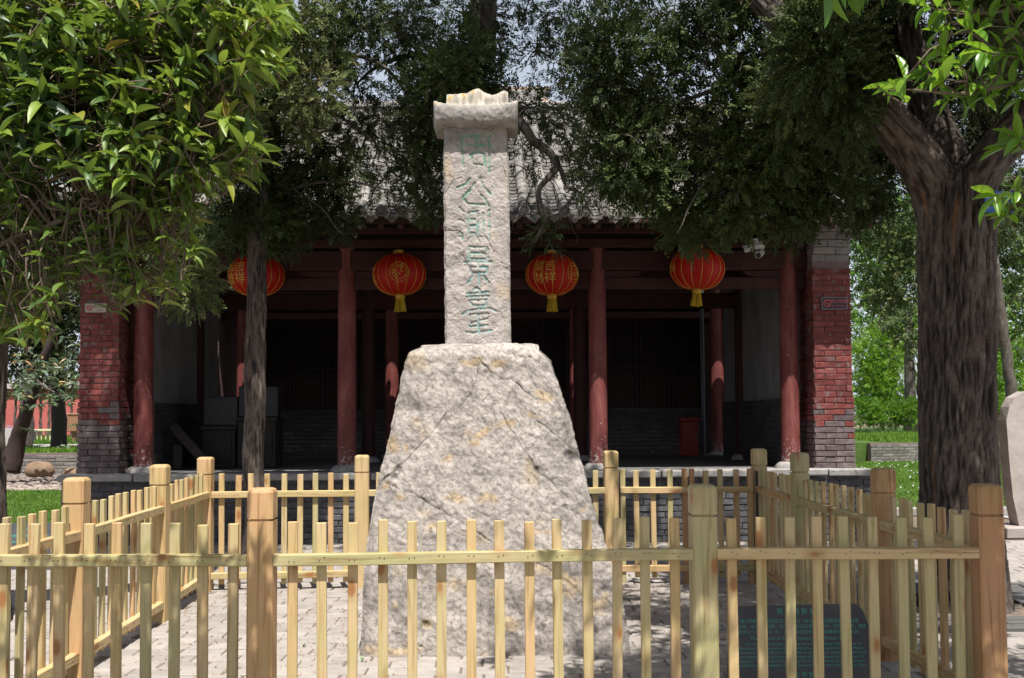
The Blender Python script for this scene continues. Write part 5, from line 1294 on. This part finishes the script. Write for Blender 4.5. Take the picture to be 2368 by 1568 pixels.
# left background
x_, y_, _ = WW(100, 1035, 47)
rw = empty('garden_wall', (-20, 50.5, -.1)); tag(rw, 'long red plastered garden wall with a tiled top far behind the left lawn', 'wall')
RW = mat_noise('red_wall_plaster', [(.3, (.40, .10, .09)), (.7, (.52, .15, .13))], .8, .9, .01, 10, dirt=((.50, .25, .22), 2, .62))
mb = MB(); mb.box((-5, 0, 1.5), (60, .5, 3.0)); mb.build('wall', RW, rw); mb = MB(); mb.prism([(-.5, 2.98), (.5, 2.98), (.1, 3.35), (-.1, 3.35)], -35, 25)
V, f = mb.arrays(); V = V[:, [1, 0, 2]]; link('coping', mesh_np('coping', V, f, TILE), rw)
far_tree('dark trunked tree left of the left brick pier', 136, 1035, 76, 6.5, .19, [(110, 740, 90, 70, 78, 1.2, 60, .28), (60, 800, 60, 50, 78, 1.0, 30, .3), (150, 810, 40, 50, 78, 1.0, 14, .35), (40, 680, 80, 60, 78, 1.2, 30, .25), (160, 660, 60, 60, 78, 1, 30, .25)], scl=1.5, zb=.45, lean=-.1, bark=mat_flat('dark_bark', (.03, .026, .022), .95))
far_tree('grey trunk with flared roots at the left edge of the far lawn', 58, 1030, 70, 5.5, .20, None, zb=.45, lean=.15)
for k, (vx, s, lb) in enumerate(((35, 50, 'thin sapling trunk before the red wall, leftmost of four'), (93, 50, 'thin sapling before the red wall, second from the left'), (203 - 90, 52, 'thin sapling before the red wall, third from the left'), (165, 50, 'thin sapling before the red wall, nearest the brick pier'))):
    far_tree(lb, vx, 1000, s, 4.0, .055, [(vx, 870, 26, 30, s, .7, 7, .3)], scl=1.6, zb=.45, name='sapling')
# leaning dark trunk with loquat leaves
lq = empty('loquat_tree', (*WW(22, 1085, 95)[:2], -.1)); tag(lq, 'leaning dark trunk with long ribbed grey green leaves, some dried orange', 'tree')
limb(lq, 'trunk', [WW(20, 1090, 95), WW(40, 1020, 95), WW(62, 950, 96), WW(85, 880, 97), WW(105, 820, 98), WW(125, 760, 98)], [.26, .20, .15, .13, .10, .06], 14, 8, mat_flat('dark_brown_bark', (.04, .025, .022), .9))
LQM = mat_leaf('loquat_leaf', [(0, (.06, .10, .06)), (.6, (.13, .19, .11)), (.86, (.17, .24, .12)), (.90, (.42, .28, .08)), (1, (.38, .17, .09))], .45, .2, (.2, .25, .05), spec=.5)
def leaf_template(L=1.0, wd=.36, nx=6, fold=.10, curve=.22, seed=0):
    r = np.random.default_rng(seed); xs = np.linspace(0, 1, nx); prof_ = np.sin(np.pi * np.clip(xs, 0, 1) ** .85) ** .8 * wd / 2; prof_[0] = .012; prof_[-1] = .004
    V = []
    cz = -curve * xs ** 2 * (1 + .3 * r.normal()); cx_ = xs * (1 - .12 * curve)
    for i in range(nx): V += [(cx_[i] * L, prof_[i] * L, (cz[i] + fold * prof_[i] / wd * 2) * L), (cx_[i] * L, 0, cz[i] * L), (cx_[i] * L, -prof_[i] * L, (cz[i] + fold * prof_[i] / wd * 2) * L)]
    T = []
    for i in range(nx - 1):
        a = 3 * i; T += [(a, a + 1, a + 4), (a, a + 4, a + 3), (a + 1, a + 2, a + 5), (a + 1, a + 5, a + 4)]
    return np.array(V), np.array(T)[:, ::-1]
LT = [leaf_template(1, w, 6, f, c, k) for k, (w, f, c) in enumerate(((.28, .10, .28), (.33, .08, .42), (.30, .14, .18), (.34, .10, .34), (.26, .12, .55)))]
P = []; D = []
for k in range(75):
    cx_, cy_ = random.uniform(40, 182), random.gauss(880, 45); c = np.array(WW(cx_, cy_, random.uniform(92, 104)))
    for j in range(6):
        a = random.random() * 6.28; P.append(c); D.append((math.cos(a), math.sin(a), random.uniform(-.5, .5)))
P = np.array(P); D = np.array(D); V, T, C = scatter(P, D, rng.normal(0, .5, len(P)), rng.uniform(.15, .24, len(P)), LT, rng.uniform(0, 1, len(P)))
o = link('crown', mesh_np('crown', V - np.array(lq.location), T, LQM, C), lq); o['kind'] = 'stuff'
for pts in ([(85, 880), (110, 900), (150, 920), (165, 945)], [(95, 850), (130, 850), (170, 840)], [(75, 915), (60, 880), (40, 860)]):
    limb(lq, 'branch', [WW(x, y, 98) for x, y in pts], np.linspace(.04, .012, len(pts)), 6, 6, BARK2)
# low brick retaining walls, lawns, cobbles
def low_wall(label, x0, x1, y, h, side):
    r = empty('low_brick_wall', ((x0 + x1) / 2, y, -.1)); tag(r, label, 'wall'); L = x1 - x0
    mb = MB(); mb.box((0, .16, h / 2), (L, .3, h - .02)); body = mb.build('core', MORTAR, r)
    pieces(r, 'brick', brick_meshes(.36, .07, .085, mat_noise('old_grey_brick', [(.3, (.12, .11, .10)), (.7, (.24, .22, .20))], 6, .9, .006, 40, rand=True, objvar=.4), 3), courses(-L / 2, L / 2, 0, int(h / .095), .36, .095, 0), 300)
low_wall('low grey brick retaining wall behind the boulders on the left', -15.5, -8.6, 28.4, .62, 1)
low_wall('low grey stone wall behind the right lawn and big trunk', 11.5, 19.5, 33.0, .62, 1)
gl_ = MB(); gl_.box((-22, 42.2, .22), (30, 27, .6)); o = gl_.build('raised_lawn', LAWN); o['kind'] = 'structure'
gl_ = MB(); gl_.box((27, 48, .22), (36, 29.4, .6)); o = gl_.build('raised_lawn', LAWN); o['kind'] = 'structure'
sheet('lawn', -17, -6.1, 12.8, 22.5, -.075, LAWN); sheet('lawn', 4.9, 26, 16.2, 33, -.075, LAWN)
sheet('path', -17, -6.1, 10.9, 12.75, -.07, PATHM); sheet('path', 7.5, 30, 2, 16.0, -.085, PATHM); sheet('path', -40, -9, 32, 37.0, .528, PATHM)
kb = MB(); kb.box((12, 16.1, -.03), (14, .14, .14), .02); o = kb.build('kerb', PLATSTONE); o['kind'] = 'structure'
GR = mat_leaf('grass_blades', [(0, (.05, .11, .012)), (.5, (.10, .20, .02)), (1, (.20, .30, .05))], .6, .3, (.25, .4, .05), spec=.2)
def grass(name, label, x0, x1, y0, y1, z, n, h, flowers=0):
    P = np.stack([rng.uniform(x0, x1, n), rng.uniform(y0, y1, n), np.full(n, z)], 1); a = rng.uniform(0, 6.28, n); w = h * .18; hh = h * rng.uniform(.5, 1.4, n)
    hh *= np.clip(.9 + .9 * fbm(P * [.8, .8, 1], 3), .3, 1.8)
    A = P + np.stack([np.cos(a) * w, np.sin(a) * w, np.zeros(n)], 1); B = P - np.stack([np.cos(a) * w, np.sin(a) * w, np.zeros(n)], 1); C = P + np.stack([rng.normal(0, .3, n) * hh, rng.normal(0, .3, n) * hh, hh], 1)
    V = np.stack([A, B, C], 1).reshape(-1, 3); T = np.arange(3 * n).reshape(-1, 3); c = np.repeat(np.clip(.5 + .5 * fbm(P * [1.5, 1.5, 1], 3) + rng.normal(0, .2, n), 0, 1), 3)
    o = link(name, mesh_np(name, V, T, GR, np.repeat(c[:, None], 3, 1))); tag(o, label, 'grass', kind='stuff')
    if flowers:
        fm = MB(); V, q, t = cbox((.03, .03, .02), .008)
        for k in range(flowers): fm.add(V * random.uniform(.7, 1.3) + np.array([random.uniform(x0, x1), random.uniform(y0, y1), z + h * 1.1]), q, t)
        o = fm.build('clover_flowers', mat_flat('clover_white', (.6, .62, .55), .8)); tag(o, 'small white clover flowers dotted over ' + label, 'flowers', kind='stuff')
grass('grass', 'the short lawn left of the hall before the cobbles', -14, -6.1, 12.8, 22.3, -.07, 42000, .05)
grass('grass', 'the clover lawn right of the hall behind the big trunk', 5.0, 16, 16.3, 32.5, -.07, 60000, .06, 420)
grass('grass', 'the raised lawn beyond the low wall on the left', -22, -9, 28.7, 32, .52, 16000, .12); grass('grass', 'the far lawn before the red garden wall on the left', -30, -12, 37.2, 50, .52, 26000, .12)
grass('grass', 'the raised lawn beyond the low wall on the right', 12, 26, 33.5, 46, .52, 26000, .14)
# cobbles
CB = mat_noise('cobble', [(.3, (.17, .13, .11)), (.7, (.36, .30, .26))], 7, .85, .006, 30, rand=True, objvar=.6)
cbm = []
for k in range(3):
    mb = MB(); mb.lathe([(0.001, .08), (.07, .065), (.115, .02), (.10, -.03)], n=8, sx=1.2, sy=.9); V, f = mb.arrays(); cbm.append(mesh_np('cobble', V + rng.normal(0, .008, V.shape), f, CB, smooth=True))
cobb = []
y = 22.6
while y < 28.2:
    x = -14
    while x < -6.4: cobb.append(((x + random.uniform(-.08, .08), y + random.uniform(-.05, .05), -.10 + random.uniform(-.02, .015)), (random.uniform(.8, 1.4), random.uniform(.8, 1.3), random.uniform(.7, 1.1)), (0, 0, random.random() * 6))); x += .27
    y += .24
bed = sheet('cobble_bed', -16, -6.1, 22.5, 28.3, -.09, mat_noise('earth_bed', [(.3, (.14, .09, .07)), (.7, (.24, .17, .13))], 2, .95, .01, 30))
pieces(bed, 'cobble', cbm, cobb, 300, 'cobble_field')
BLD = mat_noise('brown_boulder', [(.3, (.13, .085, .055)), (.6, (.24, .16, .10)), (.8, (.34, .26, .18))], 3, .8, .01, 14, (1, 1, 2.2))
def boulder(vx, vb, s, w, h, label):
    x, y, _ = WW(vx, vb, s); n, m = 40, 22; th = np.linspace(.02, math.pi - .02, m); lo = np.linspace(0, 2 * math.pi, n, endpoint=False)
    V = np.stack([np.outer(np.sin(th), np.cos(lo)) * w / 2, np.outer(np.sin(th), np.sin(lo)) * w * .4, np.repeat((np.cos(th) * h / 2)[:, None], n, 1)], -1).reshape(-1, 3)
    V = V * (1 + .16 * fbm(V * 2.4 + vx, 3) + .04 * fbm(V * 9, 2))[:, None]; V[:, 2] = np.maximum(V[:, 2], -h * .42) + h * .40
    o = link('boulder', mesh_np('boulder', V, gridq(m, n, True), BLD, smooth=True), None, (x, y, -.09)); tag(o, label, 'boulder')
boulder(92, 1097, 88, .74, .50, 'larger brown boulder on the cobbles before the low left wall'); boulder(166, 1085, 92, .50, .38, 'smaller brown boulder partly hidden by the left brick pier')
# garden furniture
def tbl(vx, vb, s, w, h, mat, name, label, cat):
    x, y, z = WW(vx, vb, s); r = empty(name, (x, y, .52)); tag(r, label, cat)
    mb = MB(); mb.box((0, 0, h - .04), (w, w * .6, .08), .01); mb.build('top', mat, r)
    if cat == 'table':
        for k in range(4):
            mb = MB(); mb.box((-w * .34 + k * w * .227, -w * .15, h / 2 - .04), (.05, .05, h - .08), .006); mb.build('leg', mat, r)
    else:
        for sx in (-1, 1): mb = MB(); mb.box((sx * w * .3, 0, h / 2 - .04), (.12, w * .4, h - .08), .01); mb.build('leg', mat, r)
PALEW = mat_flat('pale_yellow_paint', (.55, .50, .30), .6)
tbl(104, 1016, 58, .75, .50, PALEW, 'garden_table', 'pale yellow slatted garden table on the far left lawn', 'table')
tbl(68, 1024, 60, .50, .48, PLATSTONE, 'stone_bench', 'grey stone bench beside the pale yellow garden table', 'bench')
x, y, z = WW(172, 1005, 62); r = empty('litter_bin', (x, y, .52)); tag(r, 'brown wooden litter bin on a post by the left brick pier', 'bin')
mb = MB(); mb.box((0, 0, .75), (.42, .35, .62), .02); mb.build('bin_box', mat_flat('brown_board', (.25, .13, .07)), r); mb = MB(); mb.box((0, 0, .2), (.14, .12, .5), .01); mb.build('post', mat_flat('brown_board2', (.2, .1, .06)), r); mb = MB(); mb.box((0, 0, 1.10), (.50, .42, .06), .01); mb.build('lid', mat_flat('brown_board3', (.3, .18, .10)), r)
x, y, z = WW(8, 1025, 66); r = empty('notice_board', (x, y, .50)); tag(r, 'small slanted grey notice board at the far left edge', 'sign')
mb = MB(); mb.box((0, 0, .62), (.5, .03, .34), .004); b_ = mb.build('panel', mat_flat('plum_panel', (.18, .09, .12)), r); b_.rotation_euler = (-.5, .25, 0); mb = MB(); mb.box((.1, .1, .3), (.3, .05, .62), .01); mb.build('stand', PATHM, r)
x, y, z = WW(2321, 1005, 70); r = empty('wooden_sign', (x, y, -.1)); tag(r, 'brown wooden sign box on a post behind the grey stele', 'sign')
mb = MB(); mb.box((0, 0, 1.05), (.30, .22, .70), .02); mb.build('sign_box', mat_flat('tan_board', (.42, .26, .17)), r); mb = MB(); mb.box((0, 0, .35), (.10, .08, .75), .01); mb.build('post', mat_flat('tan_post', (.3, .18, .12)), r); mb = MB(); mb.box((0, 0, .03), (.40, .3, .06), .01); mb.build('foot', mat_flat('tan_foot', (.25, .16, .11)), r)
# ------------------------------------------------------------------ stele on the right edge
x, y, _ = WW(2362, 1235, 176); r = empty('stone_stele', (x, y, -.08)); tag(r, 'pale grey stone stele with a chipped shoulder on a low plinth at the right edge', 'stele')
STM = mat_noise('pale_stele_stone', [(.3, (.28, .24, .215)), (.6, (.40, .35, .32)), (.8, (.46, .41, .38))], 4, .92, .006, 60, dirt=((.2, .17, .15), 9, .64))
xa = WW(2321, 1000, 176)[0] - x; top = WW(2362, 905, 176)[2] + .08
pr = [(xa + .10, .12), (xa + .03, .5), (xa, 1.0), (xa - .01, top - .38), (xa + .03, top - .20), (xa + .10, top - .08), (xa + .24, top), (.45, top + .01), (.55, .12)]
mb = MB(); n = len(pr); mb.prism(pr, -.12, .12); V, f = mb.arrays(); V[:, 0] += rng.normal(0, .006, len(V))
o = link('slab', mesh_np('slab', V, f, STM), r); mb = MB(); mb.box((.15, 0, .06), (.98, .62, .14), .012); mb.build('plinth', STM, r)
# ------------------------------------------------------------------ tree grate round the big trunk
tg = empty('tree_grate', (3.65, 8.4, -.055)); tag(tg, 'grey slatted grate in a square frame round the big cypress trunk', 'grate')
GRT = mat_flat('weathered_grate', (.10, .095, .09), .8)
for k, (dx, dy, w, l) in enumerate(((0, -.93, 1.94, .08), (0, .93, 1.94, .08), (-.93, 0, .08, 1.78), (.93, 0, .08, 1.78))): mb = MB(); mb.box((dx, dy, .02), (w, l, .05), .006); mb.build('frame', GRT, tg)
for k in range(13):
    yy = -.84 + k * .14; hw_ = .50 if abs(yy) < .5 else 0
    for sx in (-1, 1):
        a, b = (hw_, .885); mb = MB(); mb.box((sx * (a + b) / 2, yy, .02), (b - a - .004, .10, .03), .004); mb.build('slat', GRT, tg)
# ------------------------------------------------------------------ blue heritage plates
BLUE = mat_flat('blue_plate', (.02, .12, .36), .4); PW_ = mat_flat('plate_print', (.55, .62, .68), .5)
def plate(x, y, z, rz, ry, w, h, label):
    r = empty('tree_plate', (x, y, z)); r.rotation_euler = (0, ry, rz); tag(r, label, 'plate')
    mb = MB(); mb.box((0, 0, 0), (w, .006, h), .002); mb.build('plate', BLUE, r)
    link('lettering', text_mesh("郑州市古树名木", w * .105, PW_), r, (0, -.0042, h * .30), (math.pi / 2, 0, 0))
    for k, tx in enumerate(("树名：侧柏    树龄：", "Platycladus orientalis", "保护级别：一级古树", "编号：")): link('lettering', text_mesh(tx, w * .062, PW_, align='LEFT'), r, (-w * .44, -.0042, h * (.12 - .15 * k)), (math.pi / 2, 0, 0))
x, _, z = WW(2257, 490, s0); plate(x, 8.4 - .375, z, .08, 0, .24, .17, 'blue plate on the big right trunk, partly behind leaves')
x, y, z = WW(12, 697, 318); plate(x, y - .12, z, -.15, math.radians(14), .26, .17, 'tilted blue plate with white lettering at the left edge')
# ------------------------------------------------------------------ broad leaved trees in the foreground
STOPS = [(0, (.018, .042, .018)), (.35, (.036, .080, .024)), (.55, (.075, .140, .030)), (.75, (.14, .22, .036)), (.94, (.22, .30, .045)), (1, (.26, .20, .03))]
LEAFA = mat_leaf('broad_leaf_mass', STOPS, .42, .32, (.32, .44, .04), spec=.45)
LEAFO = mat_leaf('broad_leaf', STOPS, .42, .32, (.32, .44, .04), True, .45)
STOPB = [(0, (.05, .14, .02)), (.5, (.10, .24, .02)), (1, (.20, .36, .03))]
LEAFB = mat_leaf('young_leaf', STOPB, .30, .38, (.45, .70, .04), True, .5)
LEAFBA = mat_leaf('young_leaf_mass', STOPB, .30, .15, (.45, .70, .04), spec=.5)
leaf_me = [mesh_np('leaf', V, T, LEAFO, smooth=True) for V, T in LT]; LTB = [leaf_template(1, w, 6, f, c, k) for k, (w, f, c) in enumerate(((.36, .12, .10), (.40, .10, .20), (.34, .16, .02), (.38, .10, .28), (.33, .14, .14)))]
leaf_meB = [mesh_np('leaf', V, T, LEAFB, smooth=True) for V, T in LTB]
def inpoly(x, y, poly):
    c = False; j = len(poly) - 1
    for i in range(len(poly)):
        if (poly[i][1] > y) != (poly[j][1] > y) and x < (poly[j][0] - poly[i][0]) * (y - poly[i][1]) / (poly[j][1] - poly[i][1]) + poly[i][0]: c = not c
        j = i
    return c
def leafy(root, shoots, nodes, meshes, matA, tw_mat, limit=300, nl=(5, 8), Ls=(.070, .128)):
    """shoots: (pos, dir, size, tint); nodes: branch points to join twigs to"""
    P = []; D = []; R = []; Sx = []; C = []; tw = MB(); N = np.array(nodes); loc = np.array(root.location)
    vis = np.array([inview(*p) for p in N])
    for pos, dr_, sz, tint in shoots:
        pos = np.array(pos); dr_ = np.array(dr_, float); dr_ /= np.linalg.norm(dr_)
        k = np.argmin(np.linalg.norm(N - pos, axis=1) + .25 * rng.random(len(N)) + (50 * vis if not inview(*pos) else 0)); b = N[k]; m = (b + pos) / 2 + rng.normal(0, .04, 3) + [0, 0, .03]
        base = pos - dr_ * .10; tw.tube(spline([b, m, base, pos], 9), np.linspace(.0042, .0016, 9), 4, False)
        a1 = np.cross(dr_, [0, 0, 1.0]); a1 /= np.linalg.norm(a1) + 1e-9; a2 = np.cross(dr_, a1)
        n = rng.integers(*nl)
        for j in range(n):
            az = j * 2.4 + rng.normal(0, .35); op = rng.uniform(.65, 1.45); back = rng.uniform(0, .085) * (j > 3)
            d = dr_ * math.cos(op) + (a1 * math.cos(az) + a2 * math.sin(az)) * math.sin(op); d[2] -= .05
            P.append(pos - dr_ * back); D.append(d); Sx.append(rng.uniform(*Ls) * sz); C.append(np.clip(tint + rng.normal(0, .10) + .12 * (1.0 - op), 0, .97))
            if rng.random() < .008: C[-1] = 1.0
    P = np.array(P); D = np.array(D); Sx = np.array(Sx); C = np.array(C); R = rng.normal(0, .45, len(P))
    # largest in view first
    sc_ = np.array([(Sx[i] / P[i][1] if inview(*P[i]) else -1) for i in range(len(P))]); order = np.argsort(-sc_)
    Rm = orient(D, R)
    for i in order[:limit]:
        M4 = Matrix([[*(Rm[i][r_] * Sx[i]), P[i][r_] - loc[r_]] for r_ in range(3)] + [[0, 0, 0, 1]])
        o = link('leaf', meshes[int(rng.integers(len(meshes)))], root); o.matrix_local = M4
    rest = order[limit:]
    if len(rest):
        V, T, Cc = scatter(P[rest], D[rest], R[rest], Sx[rest], LT, C[rest]); o = link('leaf_mass', mesh_np('leaf_mass', V - loc, T, matA, Cc, smooth=True), root); o['kind'] = 'stuff'
    V, f = tw.arrays(); o = link('twigs', mesh_np('twigs', V - loc, f, tw_mat, smooth=True), root); o['kind'] = 'stuff'
def branches(root, defs, mat, nodes, ks=1.0):
    for pts, r0, r1 in defs:
        ks_ = (ks if np.mean([p[1] for p in pts]) > 430 else ks + .10) if ks < 1 else 1
        Q = [np.array(W(x, y, d * ks_)) for x, y, d in pts]; P = spline(Q, 9 * (len(Q) - 1) + 1); nodes += list(P[4:])
        V, q, t = tube(P, np.linspace(r0, r1, len(P)), 8); V = V + .004 * rng.normal(size=V.shape) * (r0 > .02)
        link('branch', mesh_np('branch', V - np.array(root.location), [q, np.array(t)], mat, smooth=True), root)
# left tree
bl = empty('broadleaf_tree', (-3.15, 3.95, -.06)); tag(bl, 'broad leaved evergreen with glossy green leaves filling the upper left foreground', 'tree')
limb(bl, 'trunk', [(-3.15, 3.95, -.1), (-3.12, 3.95, .7), (-3.0, 3.95, 1.5), (-2.8, 4.0, 2.3), (-2.6, 4.0, 3.0)], [.12, .10, .09, .07, .05], 16, 10)
nodes = []
branches(bl, [([(-220, 640, 4.8), (0, 560, 4.9), (110, 580, 5.0), (230, 610, 5.1), (330, 620, 5.1)], .014, .005), ([(-220, 600, 4.8), (20, 560, 4.7), (160, 500, 4.6), (300, 430, 4.6), (420, 380, 4.6), (520, 330, 4.6)], .014, .004),
    ([(-240, 420, 4.7), (-40, 420, 4.5), (120, 330, 4.4), (300, 230, 4.3), (460, 150, 4.3), (600, 90, 4.3)], .016, .004), ([(-240, 300, 4.7), (0, 180, 4.5), (150, 60, 4.4), (300, 40, 4.4), (480, 60, 4.4), (600, 20, 4.4)], .016, .004),
    ([(60, 90, 4.5), (150, 150, 4.5), (210, 250, 4.6), (260, 360, 4.6), (330, 450, 4.7)], .014, .005), ([(150, 60, 4.4), (260, -20, 4.4), (420, -80, 4.4), (600, -60, 4.4)], .018, .006), ([(-40, 420, 4.6), (60, 470, 5.2), (160, 560, 5.4), (260, 650, 5.5)], .016, .005),
    ([(0, 560, 4.9), (60, 640, 5.1), (80, 700, 5.2), (130, 700, 5.2)], .012, .004), ([(300, 230, 4.3), (400, 250, 4.2), (520, 240, 4.2), (590, 330, 4.3)], .012, .005), ([(230, 610, 5.1), (330, 560, 5.2), (430, 540, 5.2)], .010, .004), ([(-240, 150, 4.7), (0, -60, 4.6), (200, -160, 4.6)], .02, .008)], LTWIG, nodes, .73)
POLY = [(-40, -60), (620, -60), (655, 10), (650, 60), (632, 110), (655, 150), (560, 190), (590, 215), (570, 265), (605, 300), (600, 345), (570, 395), (520, 420), (470, 455), (455, 500), (470, 545), (455, 600), (425, 650), (360, 680), (300, 690), (230, 665), (160, 690), (90, 760), (20, 770), (-40, 760)]
shoots = []
k = 0
while k < 1350:
    x, y = random.uniform(-40, 660), random.uniform(-60, 775)
    if not inpoly(x, y, POLY): continue
    low = y > 430
    thin = pn(np.array([[x / 75, y / 60, 3.3]]))[0]
    if thin < -.34 or (low and thin < -.26): continue
    d = random.uniform(3.3, 3.85) if low else random.uniform(3.2, 3.95)
    out_ = np.array([.20 + (x - 200) / 700, -.40, .65 + random.gauss(0, .25)]) + rng.normal(0, .35, 3)
    tint = .42 + .30 * (x / 650) * (1 if not low else .6) + (.20 if low else 0) + .10 * random.gauss(0, 1) - .28 * (d - 3.6) * (not low)  # brighter on the sunlit right, darker deeper in: shading put into leaf colour
    shoots.append((W(x, y, d), out_, random.uniform(.8, 1.15) * (.64 if low else .84), tint)); k += 1
for k in range(60):      # crown continuing out of the picture
    shoots.append(((random.uniform(-3.6, -2.3), random.uniform(2.9, 3.9), random.uniform(2.0, 3.6)), rng.normal(0, 1, 3) + [0, 0, .5], 1.1, .4))
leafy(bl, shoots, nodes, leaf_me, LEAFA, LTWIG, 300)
# right tree
br = empty('broadleaf_tree', (3.3, 3.9, -.06)); tag(br, 'broad leaved tree at the right edge reaching in with bright young leaves', 'tree')
limb(br, 'trunk', [(3.3, 3.9, -.1), (3.28, 3.9, 1.0), (3.2, 3.95, 2.0), (3.1, 4.0, 3.2), (3.0, 4.1, 4.3)], [.13, .11, .10, .08, .05], 16, 10)
nodes = []; dR = 4.0
branches(br, [([(2560, 150, 4.0), (2440, 100, 4.0), (2330, 130, 4.0), (2240, 75, 4.0), (2170, 95, 4.0)], .012, .004), ([(2560, 200, 4.0), (2440, 170, 4.0), (2380, 185, 4.0), (2230, 215, 3.95), (2110, 208, 3.9), (2060, 210, 3.9)], .010, .0028), ([(2560, 20, 4.1), (2400, 10, 4.1), (2280, 30, 4.1), (2150, 10, 4.1)], .010, .004),
    ([(2560, 300, 4.1), (2420, 300, 4.1), (2367, 330, 4.1), (2320, 350, 4.1)], .008, .003), ([(2560, 420, 4.1), (2440, 460, 4.1), (2370, 470, 4.1), (2320, 500, 4.1)], .008, .003), ([(2330, 130, 4.0), (2290, 200, 4.0), (2250, 215, 4.0)], .006, .003), ([(2380, 185, 4.0), (2420, 60, 4.0), (2360, -40, 4.0)], .01, .005),
    ([(2700, -100, 4.1), (2500, -300, 4.3), (2200, -420, 4.5), (1900, -500, 4.8)], .03, .01), ([(2700, -200, 4.1), (2600, -420, 4.2), (2400, -620, 4.3), (2100, -800, 4.6)], .03, .01), ([(2600, 0, 4.1), (2300, -200, 4.6), (2000, -260, 5.2), (1800, -260, 5.6)], .022, .008)], LTWIG, nodes)
sh = [(2140,20,3.95),(2165,70,3.95),(2195,35,3.95),(2245,75,3.95),(2290,40,4),(2330,20,4),(2350,75,4),(2320,110,4),(2270,120,4),(2365,140,4),(2090,180,3.9),(2062,205,3.9),(2150,160,3.92),(2180,190,3.92),(2215,150,3.95),(2250,185,3.95),(2200,225,3.95),(2300,170,4),(2340,200,4),(2365,230,4),(2400,120,4),(2280,230,4.0),(2320,350,4.1),(2360,320,4.1),(2385,300,4.1),(2300,455,4.05),(2325,470,4.1),(2350,440,4.1),(2370,470,4.1),(2322,505,4.05),(2400,420,4.1),(2240,10,4.0),(2390,20,4.1),(2350,-10,4.1),(2180,120,3.95),(2385,190,4.0)]
shoots = [(W(x + random.gauss(0, 4), y + random.gauss(0, 4), d + random.gauss(0, .08)), np.array([-.7, -.35, .1]) + rng.normal(0, .35, 3), random.uniform(.8, 1.1), .75 + .15 * random.gauss(0, 1)) for x, y, d in sh]
nvis = len(shoots)
def shade_shoots(n, c, rad, thr=0.0, sz=1.15):
    k = 0
    while k < n:
        p = np.array(c) + np.clip(rng.normal(0, .42, 3), -1, 1) * np.array(rad)
        if pn((p * 1.6)[None])[0] < thr: continue
        if inview(*p) : continue
        t_ = (6.7 - p[1]) / (-to_sun.y)
        if p[2] - to_sun.z * t_ > -.2 and p[0] - to_sun.x * t_ < 1.05: continue
        t_ = (3.95 - p[1]) / (-to_sun.y)
        if 2.2 < p[2] - to_sun.z * t_ < 3.3 and 1.25 < p[0] - to_sun.x * t_ < 1.85: continue
        shoots.append((p, rng.normal(0, .6, 3) + [0, 0, .6], sz, .5)); k += 1
# crown of the right tree above and beside the picture: it shades the right part of the fence, the slab and the paving
shade_shoots(520, (2.3, 4.6, 4.2), (1.9, 1.7, 1.1), -.05, 1.2)
shade_shoots(1000, (2.1, 3.9, 4.2), (1.4, .9, .7), -.6, 1.25)
shade_shoots(620, (2.9, 5.9, 5.0), (.9, 2.2, .6), -.4, 1.25)
shade_shoots(170, (3.4, 4.0, 3.2), (1.0, 1.2, 1.4), -.2, 1.2)
shade_shoots(130, (1.9, 6.0, 5.2), (1.3, 1.1, .8), .05, 1.2)
leafy(br, shoots, nodes, leaf_meB, LEAFBA, LTWIG, 280)
